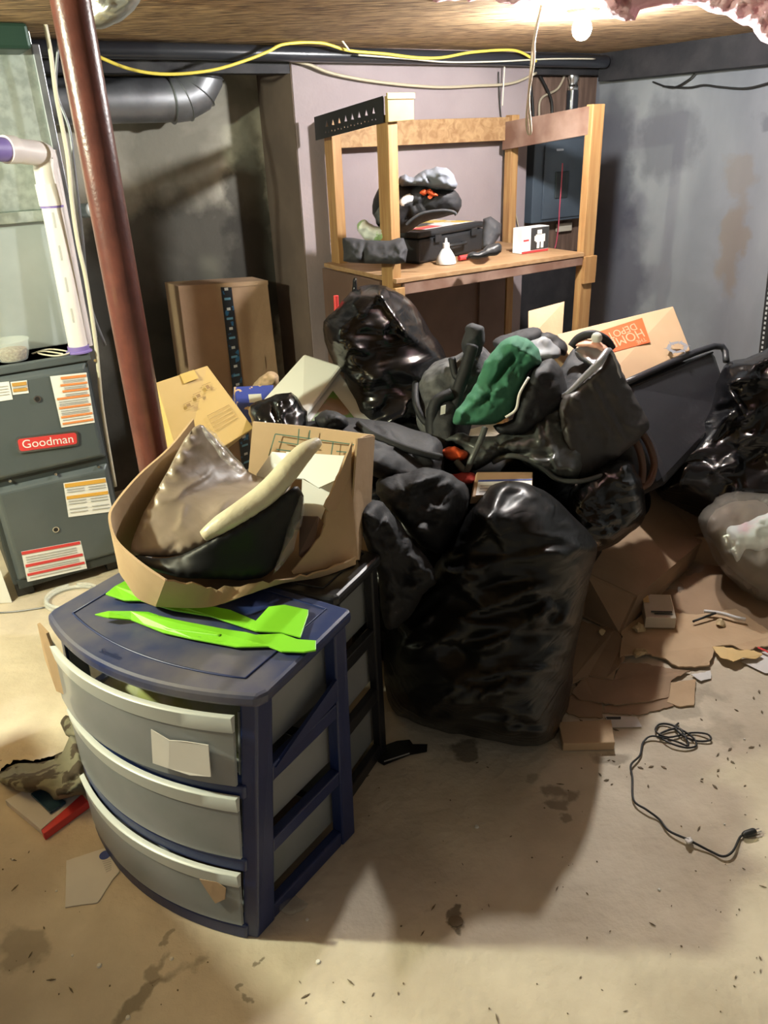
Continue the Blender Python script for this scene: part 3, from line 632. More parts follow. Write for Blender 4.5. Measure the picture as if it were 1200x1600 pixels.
obj('handle', B().tube([p, p - dp.normalized() * .025, p + wd_ * .24 - dp.normalized() * .025, p + wd_ * .24], .007, 8, 3), mcase, t, smooth='all')
YB = 3.28
obj('duffel_bag', blob([(582, 322, YB), (588, 300, YB), (606, 288, YB), (650, 284, YB), (700, 294, YB), (718, 303, YB), (721, 322, YB), (714, 334, YB), (690, 340, YB), (655, 350, YB), (632, 364, YB), (606, 360, YB), (588, 346, YB)], .10, .12, .016, 18, step=4, sm=2, ang=-10), mfab,
    smooth='all', label='black duffel bag with red and white trim on top of the tool case', cat='bag')
t_ = bpy.data.objects['duffel_bag']
obj('piping', B().tube([W(x, y, Y=3.15) for x, y in [(634, 352), (645, 342), (662, 333), (690, 329), (708, 331), (713, 336)]], .006, 8), mfab2, t_, smooth='all')
def onblob(name, ol, par, m, Y, th=.006, lab=None): return obj(name, blob(ol, th, .004, .004, 20, step=4, sm=3), m, par, smooth='all', label=lab)
onblob('white_patch', [(622, 318, 3.17), (630, 306, 3.17), (643, 305, 3.17), (645, 314, 3.17), (634, 322, 3.17), (625, 332, 3.18)], t_, mwhite, 0, lab='white patch')
for q in ([(655, 302), (661, 296), (667, 298), (663, 306)], [(664, 300), (672, 295), (678, 301), (684, 306), (674, 307)], [(668, 306), (676, 304), (672, 311)]): onblob('red_trim', [(a, b_, 3.165) for a, b_ in q], t_, mhd, 0, lab='bright red cloth edge')
onblob('end_trim', [(585, 342, 3.22), (592, 322, 3.19), (600, 318, 3.18), (598, 335, 3.18), (594, 354, 3.22)], t_, mgrey_f, 0)
onblob('red_stripe', [(600, 332, 3.175), (607, 330, 3.17), (607, 340, 3.17), (602, 342, 3.175)], t_, mredp, 0)
obj('grey_jacket', blob([(622, 283, YB - .05), (634, 272, YB - .05), (645, 277, YB - .05), (665, 265, YB - .05), (682, 260, YB - .05), (697, 262, YB - .05), (708, 273, YB - .05), (714, 288, YB - .05), (706, 299, YB - .05), (680, 297, YB - .05), (655, 292, YB - .05), (628, 294, YB - .05)], .08, .10, .024, 24, step=3, sm=2, ang=25), mjacket, smooth='all',
    label='crumpled grey-blue jacket heaped on the duffel bag', cat='jacket')
obj('carrier_bag', blob([(558, 350, 3.2), (565, 343, 3.2), (580, 350, 3.2), (600, 355, 3.2), (612, 362, 3.2), (610, 378, 3.2), (580, 378, 3.2), (562, 366, 3.2)], .04, .04, .014, 22, step=3), mplastic_w, smooth='all', label='crumpled white and green plastic bag behind the left front post', cat='bag')
obj('soft_tool_bag', blob([(536, 378, 3.12), (540, 371, 3.12), (570, 375, 3.1), (610, 376, 3.08), (632, 372, 3.05), (634, 410, 3.0), (600, 412, 3.02), (560, 411, 3.06), (538, 408, 3.1)], .05, .08, .016, 22, step=3, sm=2, creases=[(570, 378, 568, 410, 3, -.02)]), mfab2, smooth='all', label='low dark grey tool bag on the left end of the workbench', cat='bag')
obj('black_tool_bag', blob([(755, 342, 3.45), (766, 338, 3.45), (784, 350, 3.45), (781, 366, 3.42), (768, 390, 3.36), (752, 390, 3.36)], .04, .05, .008, 18, step=3, sm=1), mfab2, smooth='all', label='dark pouch leaning on the right side of the tool case', cat='pouch')
obj('cordless_tool', blob([(728, 401, 3.18), (738, 394, 3.18), (752, 392, 3.18), (764, 383, 3.2), (780, 379, 3.2), (783, 394, 3.2), (766, 400, 3.18), (740, 405, 3.17), (730, 406, 3.17)], .03, .03, .006, 24, step=3), mcase, smooth='all', label='small black power tool lying at the foot of the pouch', cat='power tool')
c = Z(697, 412); t = thing('glue_bottle', c, 'white cone shaped squeeze bottle in front of the tool case', 'bottle')
obj('bottle_body', B().lathe(c, [(.042, .001), (.043, .006), (.038, .028), (.025, .05), (.016, .062)], 24), mwhite, t, smooth=True)
obj('neck', B().lathe(c + V((0, 0, .062)), [(.015, 0), (.014, .022)], 20), mwhite, t, smooth=True)
obj('nozzle', B().lathe(c + V((0, 0, .084)), [(.007, 0), (.004, .02)], 14), mwhite, t, smooth=True)
c = Z(717, 408); t = thing('screwdriver', c, 'small red handled screwdriver beside the white bottle', 'screwdriver')
obj('handle', B().tube([c + V((0, 0, .012)), c + E1 * .05 + V((0, 0, .012))], .011, 10, 0), mredp, t, smooth=True)
obj('shaft', B().tube([c + E1 * .05 + V((0, 0, .012)), c + E1 * .11 + V((0, 0, .010))], .003, 8, 0), mchrome, t, smooth=True)
# picture box
a0, a1 = Z(815, 397), Z(856, 391); a0m = a0 + (a1 - a0) * .32
t = thing('game_box', (a0 + a1) / 2, 'small upright box with a dark picture of a white figure on the workbench', 'box')
dpt = (a1 - a0).cross(V((0, 0, 1))).normalized() * -.06; uh = V((0, 0, .108))
obj('carton', B().hexa([a0, a1, a1 + dpt, a0 + dpt], [p + uh for p in (a0, a1, a1 + dpt, a0 + dpt)]), mwhite, t)
Q = [a0 + uh, a1 + uh, a1, a0]
qdecal(Q, [(.32, .02, .99, .9)], mblackp, t, 'picture', .0008); qdecal(Q, [(0, .92, 1, 1)], mredp, t, 'red_edge', .0008); qdecal(Q, [(.05, .45, .25, .52)], mredp, t, 'red_mark', .0008)
qdecal(Q, [(.55, .12, .72, .28), (.5, .3, .85, .6), (.45, .35, .52, .55), (.55, .6, .65, .85), (.7, .6, .8, .85)], mchip, t, 'printed_figure', .002)
#==BOXES
# ------------------------------------------------------------ boxes and bins at the back
def carton(name, q, th, m, label, cat='box', bev=.003, vec=None):
    """q: TL,TR,BR,BL as (px,py,Y); body extends behind the measured face"""
    P = [W(x, y, Y=Y) for x, y, Y in q]; n = (P[1] - P[0]).cross(P[3] - P[0]).normalized()
    if n.dot(CAM - P[0]) > 0: n = -n
    v = V(vec) if vec else n * th
    t = thing(name, (sum(P, V()) / 4).xy.to_3d() + V((0, 0, min(p.z for p in P))), label, cat)
    obj('carton_body', B().hexa([P[3], P[2], P[2] + v, P[3] + v], [P[0], P[1], P[1] + v, P[0] + v]), m, t, bevel=bev)
    return t, P
t, P = carton('tall_carton', [(278, 447, 3.36), (418, 438, 3.62), (452, 735, 3.62), (322, 790, 3.36)], .14, mcardd, 'tall brown cardboard box with a dark tape stripe leaning against the back wall')
qdecal(P, [(.45, 0, .57, 1)], mtape, t, 'tape_strip'); qdecal(P, [(.0, .0, 1, .02)], mcarde, t, 'edge_fold')
mtp = mat('tape_print', (.10, .24, .36), .5)
for k in range(22):
    if k % 2: qdecal(P, [(.475, .02 + .044 * k, .545, .03 + .044 * k)], mtp, t, 'tape_mark', .003)
    else: qdecal(P, [(.49, .02 + .044 * k, .53, .032 + .044 * k)], mgreyp, t, 'tape_mark', .003)
qdecal(P, [(.84, .36, .86, .42)], mcarde, t, 'printed_mark')
t, P = carton('yellow_carton', [(243, 598, 2.27), (324, 571, 2.42), (397, 669, 2.32), (285, 738, 2.12)], .20, mcardy, 'golden cardboard box tilted behind the red post with printed symbols')
pk = W(328, 556, Y=2.50); 
qdecal(P, [(.30, .34, .44, .345), (.30, .40, .44, .405), (.5, .28, .64, .285), (.5, .35, .64, .355), (.7, .22, .86, .225), (.7, .30, .86, .305), (.34, .355, .40, .39), (.54, .3, .6, .34), (.75, .24, .8, .29)], mat('brown_ink', (.30, .18, .06), .7), t, 'printed_symbols')
qdecal(P, [(.55, .58 + k * .05, .9, .585 + k * .05) for k in range(5)] + [(.55, .58, .552, .78), (.9, .58, .902, .78)], MATS['brown_ink'], t, 'printed_table')
qdecal(P, [(.45, -.0, .72, .12)], mat('clear_yellow_tape', (.66, .46, .14), .2), t, 'tape_strip')
obj('plain_carton', B().hexa([(-.5, 2.12, 0), (-.12, 2.06, 0), (-.08, 2.34, 0), (-.46, 2.42, 0)], [(-.5, 2.12, .42), (-.12, 2.06, .42), (-.08, 2.34, .42), (-.46, 2.42, .42)]), mcardd, bevel=.003, label='plain brown carton on the floor under the golden box', cat='box')
# white bin
t = thing('storage_bin', W(480, 640, Y=2.3), 'white plastic bin lying tilted with its lid up beside the shiny black bag', 'bin')
L_ = [W(*p[:2], Y=p[2]) for p in [(475, 552, 2.60), (534, 571, 2.46), (474, 650, 2.18), (389, 648, 2.34)]]
n = (L_[1] - L_[0]).cross(L_[3] - L_[0]).normalized(); n = n if n.dot(CAM - L_[0]) > 0 else -n
obj('lid', B().hexa([p - n * .018 for p in L_], L_), mbinl, t, bevel=.012)
c = sum(L_, V()) / 4; ins = [c + (p - c) * .93 - n * .019 for p in L_]
dn = (W(592, 662, Y=2.28) - W(530, 590, Y=2.42)); dn = dn.normalized() * .26
obj('bin_body', B().hexa([c + dn + (p - c) * .88 for p in ins], ins), mbinw, t, bevel=.012)
F_ = [ins[2], ins[1], c + dn + (ins[1] - c) * .88, c + dn + (ins[2] - c) * .88]
qdecal(F_, [(.06, .08, .66, .96)], mlabelg, t, 'picture_label', .002)
obj('snack_carton', B().slab([W(*p[:2], Y=p[2]) for p in [(365, 604, 2.75), (428, 601, 2.8), (420, 632, 2.7), (370, 628, 2.68)]], .10), mblue_in, bevel=.003, label='small blue printed carton between the tall box and the white bin', cat='box')
decal([(388, 616), (408, 615), (410, 628), (390, 629)], mwhite, bpy.data.objects['snack_carton'], 'white_flap', Y=2.67)
obj('paper_bag', blob([(395, 608, 2.9), (405, 590, 2.9), (425, 580, 2.9), (437, 588, 2.9), (432, 605, 2.9), (412, 615, 2.9)], .05, .05, .02, 24, step=3), mcard, smooth='all', label='scrunched brown paper bag beside the white bin', cat='bag')
# cardboard flaps, orange-printed box, black bin
obj('cardboard_sheet', B().slab([W(*p[:2], Y=p[2]) for p in [(826, 486, 3.0), (882, 471, 3.05), (878, 530, 2.95), (826, 530, 2.9)]], .005), mcard, label='upright torn cardboard flap in front of the right bench post', cat='cardboard')
t = thing('moving_box', W(980, 560, Y=3.1), 'peach cardboard box with an orange printed square by the grey wall', 'box')
Q0 = [W(*p[:2], Y=p[2]) for p in [(870, 522, 2.82), (1052, 478, 3.02), (1079, 547, 2.86), (925, 618, 2.58)]]
n = (Q0[1] - Q0[0]).cross(Q0[3] - Q0[0]).normalized(); n = n if n.dot(CAM - Q0[0]) < 0 else -n
obj('carton_body', B().hexa([Q0[3], Q0[2], Q0[2] + n * .12, Q0[3] + n * .12], [Q0[0], Q0[1], Q0[1] + n * .12, Q0[0] + n * .12]), mcardp, t, bevel=.004)
def px_on(Q, x, y):      # pixel to the plane of a quad
    nn = (Q[1] - Q[0]).cross(Q[3] - Q[0]).normalized(); d = FW + RT * (x - 600) / F_PX - UP * (y - 800) / F_PX
    return CAM + d * ((Q[0] - CAM).dot(nn) / d.dot(nn))
SQ = [px_on(Q0, *p) for p in [(934, 519), (1003, 497), (1016, 535), (952, 552)]]
SQ = [p - n * .001 for p in SQ]
lg = obj('printed_square', B().prism(SQ, -n * .0006), mhd, t)
for (s_, u, v, sz) in (('THE', .80, .86, .026), ('HOME', .52, .60, .058), ('DEPOT', .48, .27, .045)):
    p = onquad(SQ, u, v) - n * .0015; text(s_, p, SQ[0] * 1.0 - SQ[1] + (SQ[3] - SQ[0]) * .08, SQ[3] - SQ[0], sz, mcardp, lg)
cc = px_on(Q0, 1058, 543) - n * .0015; ex = (Q0[1] - Q0[0]).normalized(); ey = ex.cross(n).normalized()
b = B()
for k in range(6):
    a0_, a1_ = 2 * pi * k / 6, 2 * pi * k / 6 + .75
    b.prism([cc + ex * r_ * cos(a) * 1.25 + ey * r_ * sin(a) * .75 for r_, a in ((.038, a0_), (.038, a1_), (.048, a1_), (.032, a1_ + .28), (.016, a1_), (.024, a1_), (.024, a0_))], -n * .0005)
obj('recycling_mark', b, mat('grey_blue_ink', (.2, .2, .22), .7), t)
t = thing('black_bin', W(1050, 700, Y=2.7), 'large black plastic bin tipped on its side beside the orange-printed box', 'bin')
K = [W(*p[:2], Y=p[2]) for p in [(975, 598, 2.66), (1118, 543, 2.92), (1150, 640, 2.80), (1040, 760, 2.42)]]
Kb = [W(*p[:2], Y=p[2]) for p in [(960, 620, 2.9), (1100, 560, 3.25), (1160, 700, 3.2), (1040, 800, 2.8)]]
nk = (K[1] - K[0]).cross(K[3] - K[0]).normalized(); nk = nk if nk.dot(CAM - K[0]) < 0 else -nk
obj('bin_body', B().hexa([p + nk * .3 for p in K], K), mbinb, t, bevel=.03)
ra, rb_ = W(968, 602, Y=2.64), W(1115, 541, Y=2.91)
obj('rim', B().tube([ra, rb_, W(1135, 565, Y=2.88)], .013, 8, 4), mbinb, t, smooth='all')
obj('rim_groove', B().tube([ra + V((.012, 0, -.02)), rb_ + V((0.0, 0, -.024))], .004, 6, 0), mblkmetal, t, smooth='all')
for k in range(14):
    p = ra + (rb_ - ra) * (k + .6) / 15 + V((.0, -.004, -.046))
    obj('rim_stud', B().lathe(p, [(.006, -.003), (.004, .003)], 8), mbinb, t)
#==BAGS
# ------------------------------------------------------------ bags and clothing pile
def bag(name, ol, label, m=None, cat='bag', **k):
    return obj(name, blob(ol, **k), m or mbag, smooth='all', label=label, cat=cat)
bag('rubbish_bag', [(503, 515, 2.62), (530, 478, 2.66), (553, 452, 2.7), (590, 445, 2.72), (640, 468, 2.72), (668, 510, 2.7), (698, 560, 2.66), (706, 640, 2.6), (712, 740, 2.55), (700, 830, 2.5), (600, 850, 2.45), (540, 800, 2.45), (525, 700, 2.5), (540, 640, 2.52), (530, 590, 2.55)],
    'shiny black rubbish bag standing tall in front of the workbench', ang=-14, nf=60, fh=1.5, front=.24, back=.22, amp=.028, freq=5.5, st=(.7, 1, 2.2), step=5, rad=75,
    creases=[(592, 458, 632, 520, 5, .03), (632, 520, 690, 560, 7, .02), (590, 465, 530, 520, 6, .02), (510, 520, 632, 524, 5, -.012)])
bag('bag_neck', [(548, 460, 2.66), (550, 440, 2.66), (556, 434, 2.66), (558, 455, 2.66), (566, 462, 2.66), (545, 470, 2.66)], 'twisted black neck sticking up from the shiny bag', front=.015, amp=.004, step=3, cat='bag neck')
obj('red_tool_handle', B().tube([W(526, 488, Y=2.75), W(525, 462, Y=2.75)], .009, 10, 0), mredp, smooth=True, label='short red handle poking up left of the shiny black bag', cat='tool')
# big bags beneath everything
def mound(name, c, rx, ry, h, label, m=mbagm, seed=0, cat='bag'):
    b = B(); n, k = 40, 22
    for i in range(k + 1):
        v = i / k; zz = h * v; rr = sqrt(max(0.0, 1 - (2 * v - .7) ** 2 / 1.7)) if v < 1 else 0
        rr = (.80 + .25 * sin(pi * min(v * 1.4, 1))) * (sqrt(max(0, 1 - v ** 3)))
        for j in range(n):
            a = 2 * pi * j / n; p = V((cos(a) * rx * rr, sin(a) * ry * rr, zz)); q = V((p.x * 5, p.y * 5, p.z * 9)) + V((seed, seed, 0))
            p *= 1 + .07 * (1 - 2 * abs(noise.noise(q))); p.z = zz + (.03 * noise.noise(q * 1.3) if 0 < i else 0); b.v.append(V(c) + p + V((0, 0, .004)))
    for i in range(k):
        for j in range(n): b.f.append((i * n + j, i * n + (j + 1) % n, (i + 1) * n + (j + 1) % n, (i + 1) * n + j))
    b.f.append(tuple(range(n - 1, -1, -1))); b.f.append(tuple(k * n + j for j in range(n)))
    return obj(name, b, m, smooth='all', label=label, cat=cat)
mound('buried_bag', (.42, 2.42, 0), .33, .26, .56, 'black rubbish bag buried under the grey coated bag', seed=3)
mound('buried_bag', (.10, 2.14, 0), .24, .22, .56, 'black rubbish bag buried under the duffel bag behind the carts', seed=5)
mound('buried_bag', (-.30, 1.98, 0), .16, .14, .5, 'black rubbish bag hidden behind the black drawer cart', seed=8)
mound('buried_bag', (.82, 2.72, 0), .22, .2, .42, 'black rubbish bag between the grey coated bag and the black bin', seed=9)
# front bag
bag('rubbish_bag', [(738, 792, 1.90), (765, 760, 1.93), (805, 752, 1.95), (850, 766, 1.94), (895, 806, 1.92), (932, 850, 1.90), (922, 905, 1.86), (905, 985, 1.80), (893, 1065, 1.74), (880, 1130, 1.70), (858, 1158, 'f'), (815, 1166, 'f'), (740, 1152, 'f'), (665, 1135, 'f'), (612, 1108, 'f'), (600, 1040, 1.80), (612, 950, 1.86), (660, 905, 1.88), (690, 870, 1.9), (712, 828, 1.9)],
    'tallest black rubbish bag standing at the front beside the drawer carts', m=mbagm, ang=-6, nf=75, fh=1.6, front=.20, back=.28, amp=.024, freq=5, st=(.5, .8, 2.6), step=6, rad=110,
    creases=[(720, 830, 690, 880, 8, .02), (780, 770, 880, 775, 8, -.012), (640, 1010, 890, 985, 10, -.012), (700, 1080, 880, 1030, 9, -.012), (690, 890, 900, 860, 9, .012)])
bag('rubbish_bag', [(885, 790, 2.14), (905, 750, 2.2), (950, 726, 2.25), (985, 722, 2.25), (1004, 760, 2.24), (1006, 810, 2.2), (975, 840, 2.15), (935, 862, 2.1), (905, 850, 2.08)], 'black rubbish bag sagging right behind the tall front bag', ang=-30, nf=40, fh=1.4, front=.12, back=.15, amp=.02, freq=7, st=(1, 1, 2), step=5)
bag('rubbish_bag', [(1028, 745, 2.72), (1060, 690, 2.78), (1105, 645, 2.8), (1120, 600, 2.82), (1135, 568, 2.84), (1165, 560, 2.85), (1215, 540, 2.85), (1270, 560, 2.8), (1290, 700, 2.7), (1280, 830, 2.6), (1180, 840, 2.6), (1110, 820, 2.66), (1060, 795, 2.70), (1030, 775, 2.72)],
    'black rubbish bag with a knotted top at the right edge', ang=-35, nf=60, fh=1.6, front=.20, back=.2, amp=.026, freq=5.5, st=(1, 1, 1.7), step=5, rad=80,
    creases=[(1130, 600, 1180, 590, 5, .03), (1140, 610, 1160, 640, 5, .03), (1135, 605, 1100, 660, 6, .02), (1145, 600, 1200, 560, 5, .02)])
bag('rubbish_bag', [(1000, 700, 3.0), (1050, 690, 3.0), (1110, 770, 2.9), (1110, 830, 2.85), (1050, 845, 2.8), (1000, 810, 2.8), (985, 750, 2.9)], 'black rubbish bag low on the floor under the black bin', m=mbagm, front=.1, back=.15, amp=.02, step=6)
# fabric items behind the drawer carts
bag('black_coat', [(560, 800, 1.62), (590, 782, 1.68), (620, 810, 1.68), (640, 840, 1.68), (672, 880, 1.68), (680, 910, 1.68), (660, 930, 1.66), (640, 965, 1.64), (600, 980, 1.6), (592, 900, 1.6), (575, 860, 1.6)], 'black nylon coat slumped between the black cart and the tall front bag', m=mfab, cat='coat', ang=60, nf=40, fh=1.3, front=.08, back=.12, amp=.028, freq=9, step=5)
bag('fabric_pouch', [(588, 770, 1.84), (596, 745, 1.86), (640, 735, 1.9), (680, 732, 1.92), (725, 755, 1.94), (735, 790, 1.92), (715, 830, 1.9), (690, 865, 1.86), (655, 850, 1.82), (620, 810, 1.8)], 'black fabric bag slumped left of the tall front bag', m=mfab, ang=-25, nf=40, fh=1.3, front=.12, back=.14, amp=.024, freq=8, step=5, creases=[(640, 760, 690, 740, 5, .03), (640, 770, 655, 800, 5, .02)])
t = bag('duffel_bag', [(470, 668, 2.05), (500, 655, 2.1), (545, 652, 2.12), (600, 658, 2.15), (650, 672, 2.15), (688, 690, 2.1), (695, 730, 2.05), (690, 770, 2.0), (620, 760, 1.95), (585, 745, 1.9), (560, 730, 1.9), (500, 700, 1.95)], 'black canvas duffel bag lying behind the open cardboard box', m=mfab, ang=18, front=.12, back=.14, amp=.012, freq=8, step=5, creases=[(575, 690, 690, 712, 3, .015), (590, 660, 620, 690, 4, .015)])
obj('carry_strap', B().tube([W(x, y, Y=Y) for x, y, Y in [(560, 662, 2.0), (585, 680, 1.95), (640, 702, 1.93), (690, 715, 1.94)]], .010, 8), mfab2, t, smooth='all')
bag('black_leather_bag', [(390, 640, 2.0), (400, 628, 2.02), (430, 616, 2.05), (455, 613, 2.06), (470, 630, 2.05), (480, 650, 2.02), (478, 690, 1.95), (440, 690, 1.92), (400, 670, 1.95)], 'black glossy cloth bag peeking over the open cardboard box', m=mbag, front=.07, back=.08, amp=.014, freq=12, step=4, creases=[(425, 630, 435, 665, 4, -.015)])
bag('black_scarf', [(492, 652, 2.0), (510, 640, 2.0), (530, 645, 2.0), (545, 660, 2.0), (530, 672, 1.98), (500, 668, 1.98)], 'small bundle of black cloth in front of the white bin label', m=mfab, cat='cloth', front=.04, back=.04, amp=.016, freq=16, step=4)
# grey backpack
t = bag('backpack', [(643, 625, 2.42), (652, 590, 2.44), (680, 565, 2.46), (712, 556, 2.46), (735, 540, 2.46), (760, 545, 2.46), (775, 570, 2.44), (770, 620, 2.4), (740, 660, 2.35), (725, 700, 2.3), (700, 715, 2.26), (668, 690, 2.3), (648, 660, 2.36)], 'worn grey and black backpack on top of the pile', m=mgrey_f, cat='backpack', ang=-55, front=.12, back=.14, amp=.02, freq=9, step=5)
obj('top_handle', blob([(722, 545, 2.36), (728, 512, 2.36), (740, 505, 2.36), (755, 512, 2.36), (757, 535, 2.36), (745, 560, 2.34), (728, 560, 2.34)], .03, .04, .008, 16, step=4), mfab2, t, smooth='all')
for pts_, r_ in (([(738, 540, 2.30), (728, 575, 2.27), (716, 610, 2.24), (706, 650, 2.2)], .02), ([(706, 560, 2.34), (715, 590, 2.3), (740, 560, 2.3)], .012), ([(650, 590, 2.4), (650, 630, 2.28), (665, 660, 2.24), (690, 668, 2.2)], .011), ([(705, 615, 2.22), (680, 630, 2.2), (676, 670, 2.18), (680, 720, 2.14)], .018)):
    obj('shoulder_strap', B().tube([W(x, y, Y=Y) for x, y, Y in pts_], r_, 8), mfab, t, smooth='all')
obj('side_pocket', blob([(665, 640, 2.24), (685, 622, 2.24), (710, 625, 2.24), (718, 660, 2.2), (700, 710, 2.16), (680, 735, 2.14), (668, 690, 2.2)], .05, .05, .012, 12, step=5), mfab, t, smooth='all')
c = W(688, 648, Y=2.165); obj('buckle', B().prism([c, c + V((.014, 0, .004)), c + V((.016, 0, .03)), c + V((.002, 0, .026))], (0, -.003, 0)), mchip, t)
# green garment
bag('green_sweater', [(708, 662, 2.13), (714, 640, 2.15), (735, 612, 2.17), (750, 582, 2.2), (768, 552, 2.23), (790, 530, 2.26), (815, 526, 2.28), (840, 545, 2.28), (845, 568, 2.27), (828, 580, 2.24), (812, 612, 2.2), (800, 645, 2.17), (775, 662, 2.13), (740, 664, 2.1)],
    'bottle green sweater draped over the middle of the pile', m=mgreen, cat='sweater', ang=-52, front=.05, back=.07, amp=.024, freq=22, st=(1.4, 1, .8), step=4, creases=[(760, 620, 800, 560, 6, -.03), (720, 645, 790, 590, 6, .02), (800, 540, 835, 560, 6, .02)])
t = bag('black_jacket', [(772, 665, 2.14), (800, 655, 2.16), (815, 610, 2.2), (835, 575, 2.24), (860, 560, 2.3), (880, 580, 2.28), (885, 630, 2.24), (850, 660, 2.2), (820, 680, 2.14), (785, 678, 2.12)], 'black jacket with a pale zip edge beside the green sweater', m=mfab, cat='jacket', ang=-55, front=.06, back=.12, amp=.02, freq=10, step=5)
obj('zip_edge', B().tube([W(x, y, Y=Y) for x, y, Y in [(790, 652, 2.06), (806, 640, 2.06), (812, 615, 2.08), (826, 590, 2.12)]], .004, 6), mchip, t, smooth='all')
bag('grey_pouch', [(815, 540, 2.5), (835, 530, 2.5), (855, 528, 2.5), (875, 545, 2.5), (872, 560, 2.46), (845, 562, 2.44), (825, 565, 2.44)], 'pale grey flat pouch behind the green sweater', m=mat('light_grey_vinyl', (.25, .26, .27), .5), cat='pouch', front=.02, back=.03, amp=.006, step=4)
bag('baseball_cap', [(838, 530, 2.62), (850, 520, 2.62), (868, 524, 2.62), (886, 540, 2.6), (880, 556, 2.58), (855, 545, 2.58)], 'black cap behind the pale grey pouch', m=mfab, cat='cap', front=.03, back=.05, amp=.01, step=4)
bag('black_shirt', [(770, 532, 2.6), (800, 520, 2.62), (842, 512, 2.64), (842, 535, 2.6), (810, 545, 2.56), (780, 545, 2.56)], 'dark shirt behind the top of the green sweater', m=mfab2, cat='shirt', front=.03, back=.05, amp=.015, step=4)
# grey coated bag
t = thing('coated_duffel', W(860, 745, Y=2.25), 'large grey coated bag gaping open on top of the pile', 'bag')
obj('bag_body', blob([(690, 690, 2.18), (712, 676, 2.2), (760, 682, 2.2), (810, 665, 2.25), (845, 640, 2.3), (868, 625, 2.35), (900, 640, 2.35), (925, 700, 2.3), (905, 748, 2.22), (870, 748, 2.16), (830, 732, 2.14), (790, 712, 2.14), (745, 735, 2.12), (715, 725, 2.14), (720, 700, 2.16)], .13, .16, .028, 12, step=4, ang=-18, creases=[(720, 700, 860, 712, 5, -.02), (850, 640, 870, 740, 6, .015), (838, 660, 845, 690, 5, .02)]), mtarp, t, smooth='all')
obj('side_panel', blob([(872, 628, 2.2), (905, 600, 2.24), (940, 568, 2.28), (956, 548, 2.32), (972, 580, 2.36), (990, 615, 2.4), (1012, 655, 2.42), (1004, 682, 2.38), (965, 715, 2.3), (925, 745, 2.22), (895, 740, 2.16), (880, 690, 2.16)], .06, .18, .012, 9, step=4, ang=60, creases=[(925, 600, 975, 690, 3, .012), (935, 595, 980, 680, 3, -.008)]), mtarpb, t, smooth='all', label='brown-grey side panel')
obj('opening', blob([(850, 640, 2.34), (860, 600, 2.4), (880, 570, 2.46), (895, 545, 2.5), (925, 545, 2.5), (945, 560, 2.42), (920, 590, 2.34), (885, 620, 2.28)], .01, .2, .012, 10, step=5), mfab, t, smooth='all', label='dark open mouth')
obj('lining_fold', blob([(898, 548, 2.42), (912, 538, 2.44), (938, 540, 2.44), (946, 552, 2.4), (935, 575, 2.33), (915, 568, 2.36), (905, 562, 2.4)], .02, .02, .012, 18, step=4), msilver, t, smooth='all', label='silver lining folded out')
obj('rim_edge', B().tube([W(x, y, Y=Y) for x, y, Y in [(868, 625, 2.2), (890, 612, 2.2), (912, 590, 2.22), (936, 566, 2.24), (950, 548, 2.28), (958, 560, 2.3), (968, 590, 2.32)]], [.006, .009, .010, .012, .010, .008, .006], 8), msilver, t, smooth='all')
obj('bottom_piping', B().tube([W(x, y, Y=Y) for x, y, Y in [(770, 722, 2.06), (800, 712, 2.04), (840, 725, 2.04), (870, 748, 2.06), (905, 752, 2.08), (945, 742, 2.14)]], .008, 8), mtarp, t, smooth='all')
obj('white_tag', blob([(848, 602, 2.3), (860, 600, 2.3), (885, 610, 2.28), (872, 622, 2.26), (858, 620, 2.28)], .01, .02, .006, 20, step=3), mwhite, smooth='all', label='small white cloth inside the mouth of the grey coated bag', cat='cloth')
obj('hanging_strap', B().tube([W(x, y, Y=Y) for x, y, Y in [(758, 668, 2.04), (750, 690, 2.02), (738, 715, 2.0), (728, 735, 2.0), (712, 720, 2.02)]], .010, 6), mtarp, t, smooth='all')
t = thing('head_strap', W(925, 545, Y=2.5), 'peach padded visor with a black strap and badge on the coated bag', 'visor')
obj('band', B().tube([W(x, y, Y=Y) for x, y, Y in [(893, 542, 2.44), (905, 528, 2.44), (925, 522, 2.42), (945, 530, 2.42), (956, 545, 2.42)]], .014, 10), mfab, t, smooth='all')
obj('padding', blob([(900, 540, 2.42), (915, 530, 2.42), (935, 533, 2.40), (955, 545, 2.40), (950, 553, 2.38), (925, 543, 2.38)], .015, .02, .004, 18, step=3), mat('peach_padding', (.75, .38, .27), .7), t, smooth='all')
obj('badge', B().lathe(W(932, 528, Y=2.395), [(.016, 0), (.018, .003), (.012, .008), (.002, .012)], 14, ax=V((0, -1, .3))), mchip, t, smooth=True)
bag('orange_glove', [(690, 706, 2.06), (705, 698, 2.06), (720, 702, 2.06), (733, 710, 2.06), (722, 719, 2.04), (700, 718, 2.04)], 'bright orange scrap of cloth poking from the pile', m=morg_f, cat='cloth', front=.025, back=.03, amp=.012, freq=20, step=3)
bag('red_cloth', [(690, 745, 2.0), (720, 738, 2.0), (745, 742, 2.0), (742, 755, 1.98), (705, 758, 1.98)], 'dark red cloth under the grey coated bag', m=mred_f, cat='cloth', front=.02, back=.04, amp=.01, step=3)
t = thing('leather_boots', W(1005, 740, Y=2.35), 'brown leather straps hanging off the right side of the pile', 'strap')
for pts_ in ([(985, 680, 2.38), (998, 700, 2.36), (1004, 730, 2.35), (1002, 755, 2.33)], [(1000, 672, 2.42), (1014, 695, 2.4), (1022, 725, 2.38), (1015, 752, 2.34), (1000, 762, 2.32)]):
    obj('strap', B().tube([W(x, y, Y=Y) for x, y, Y in pts_], .013, 8), mleather, t, smooth='all')
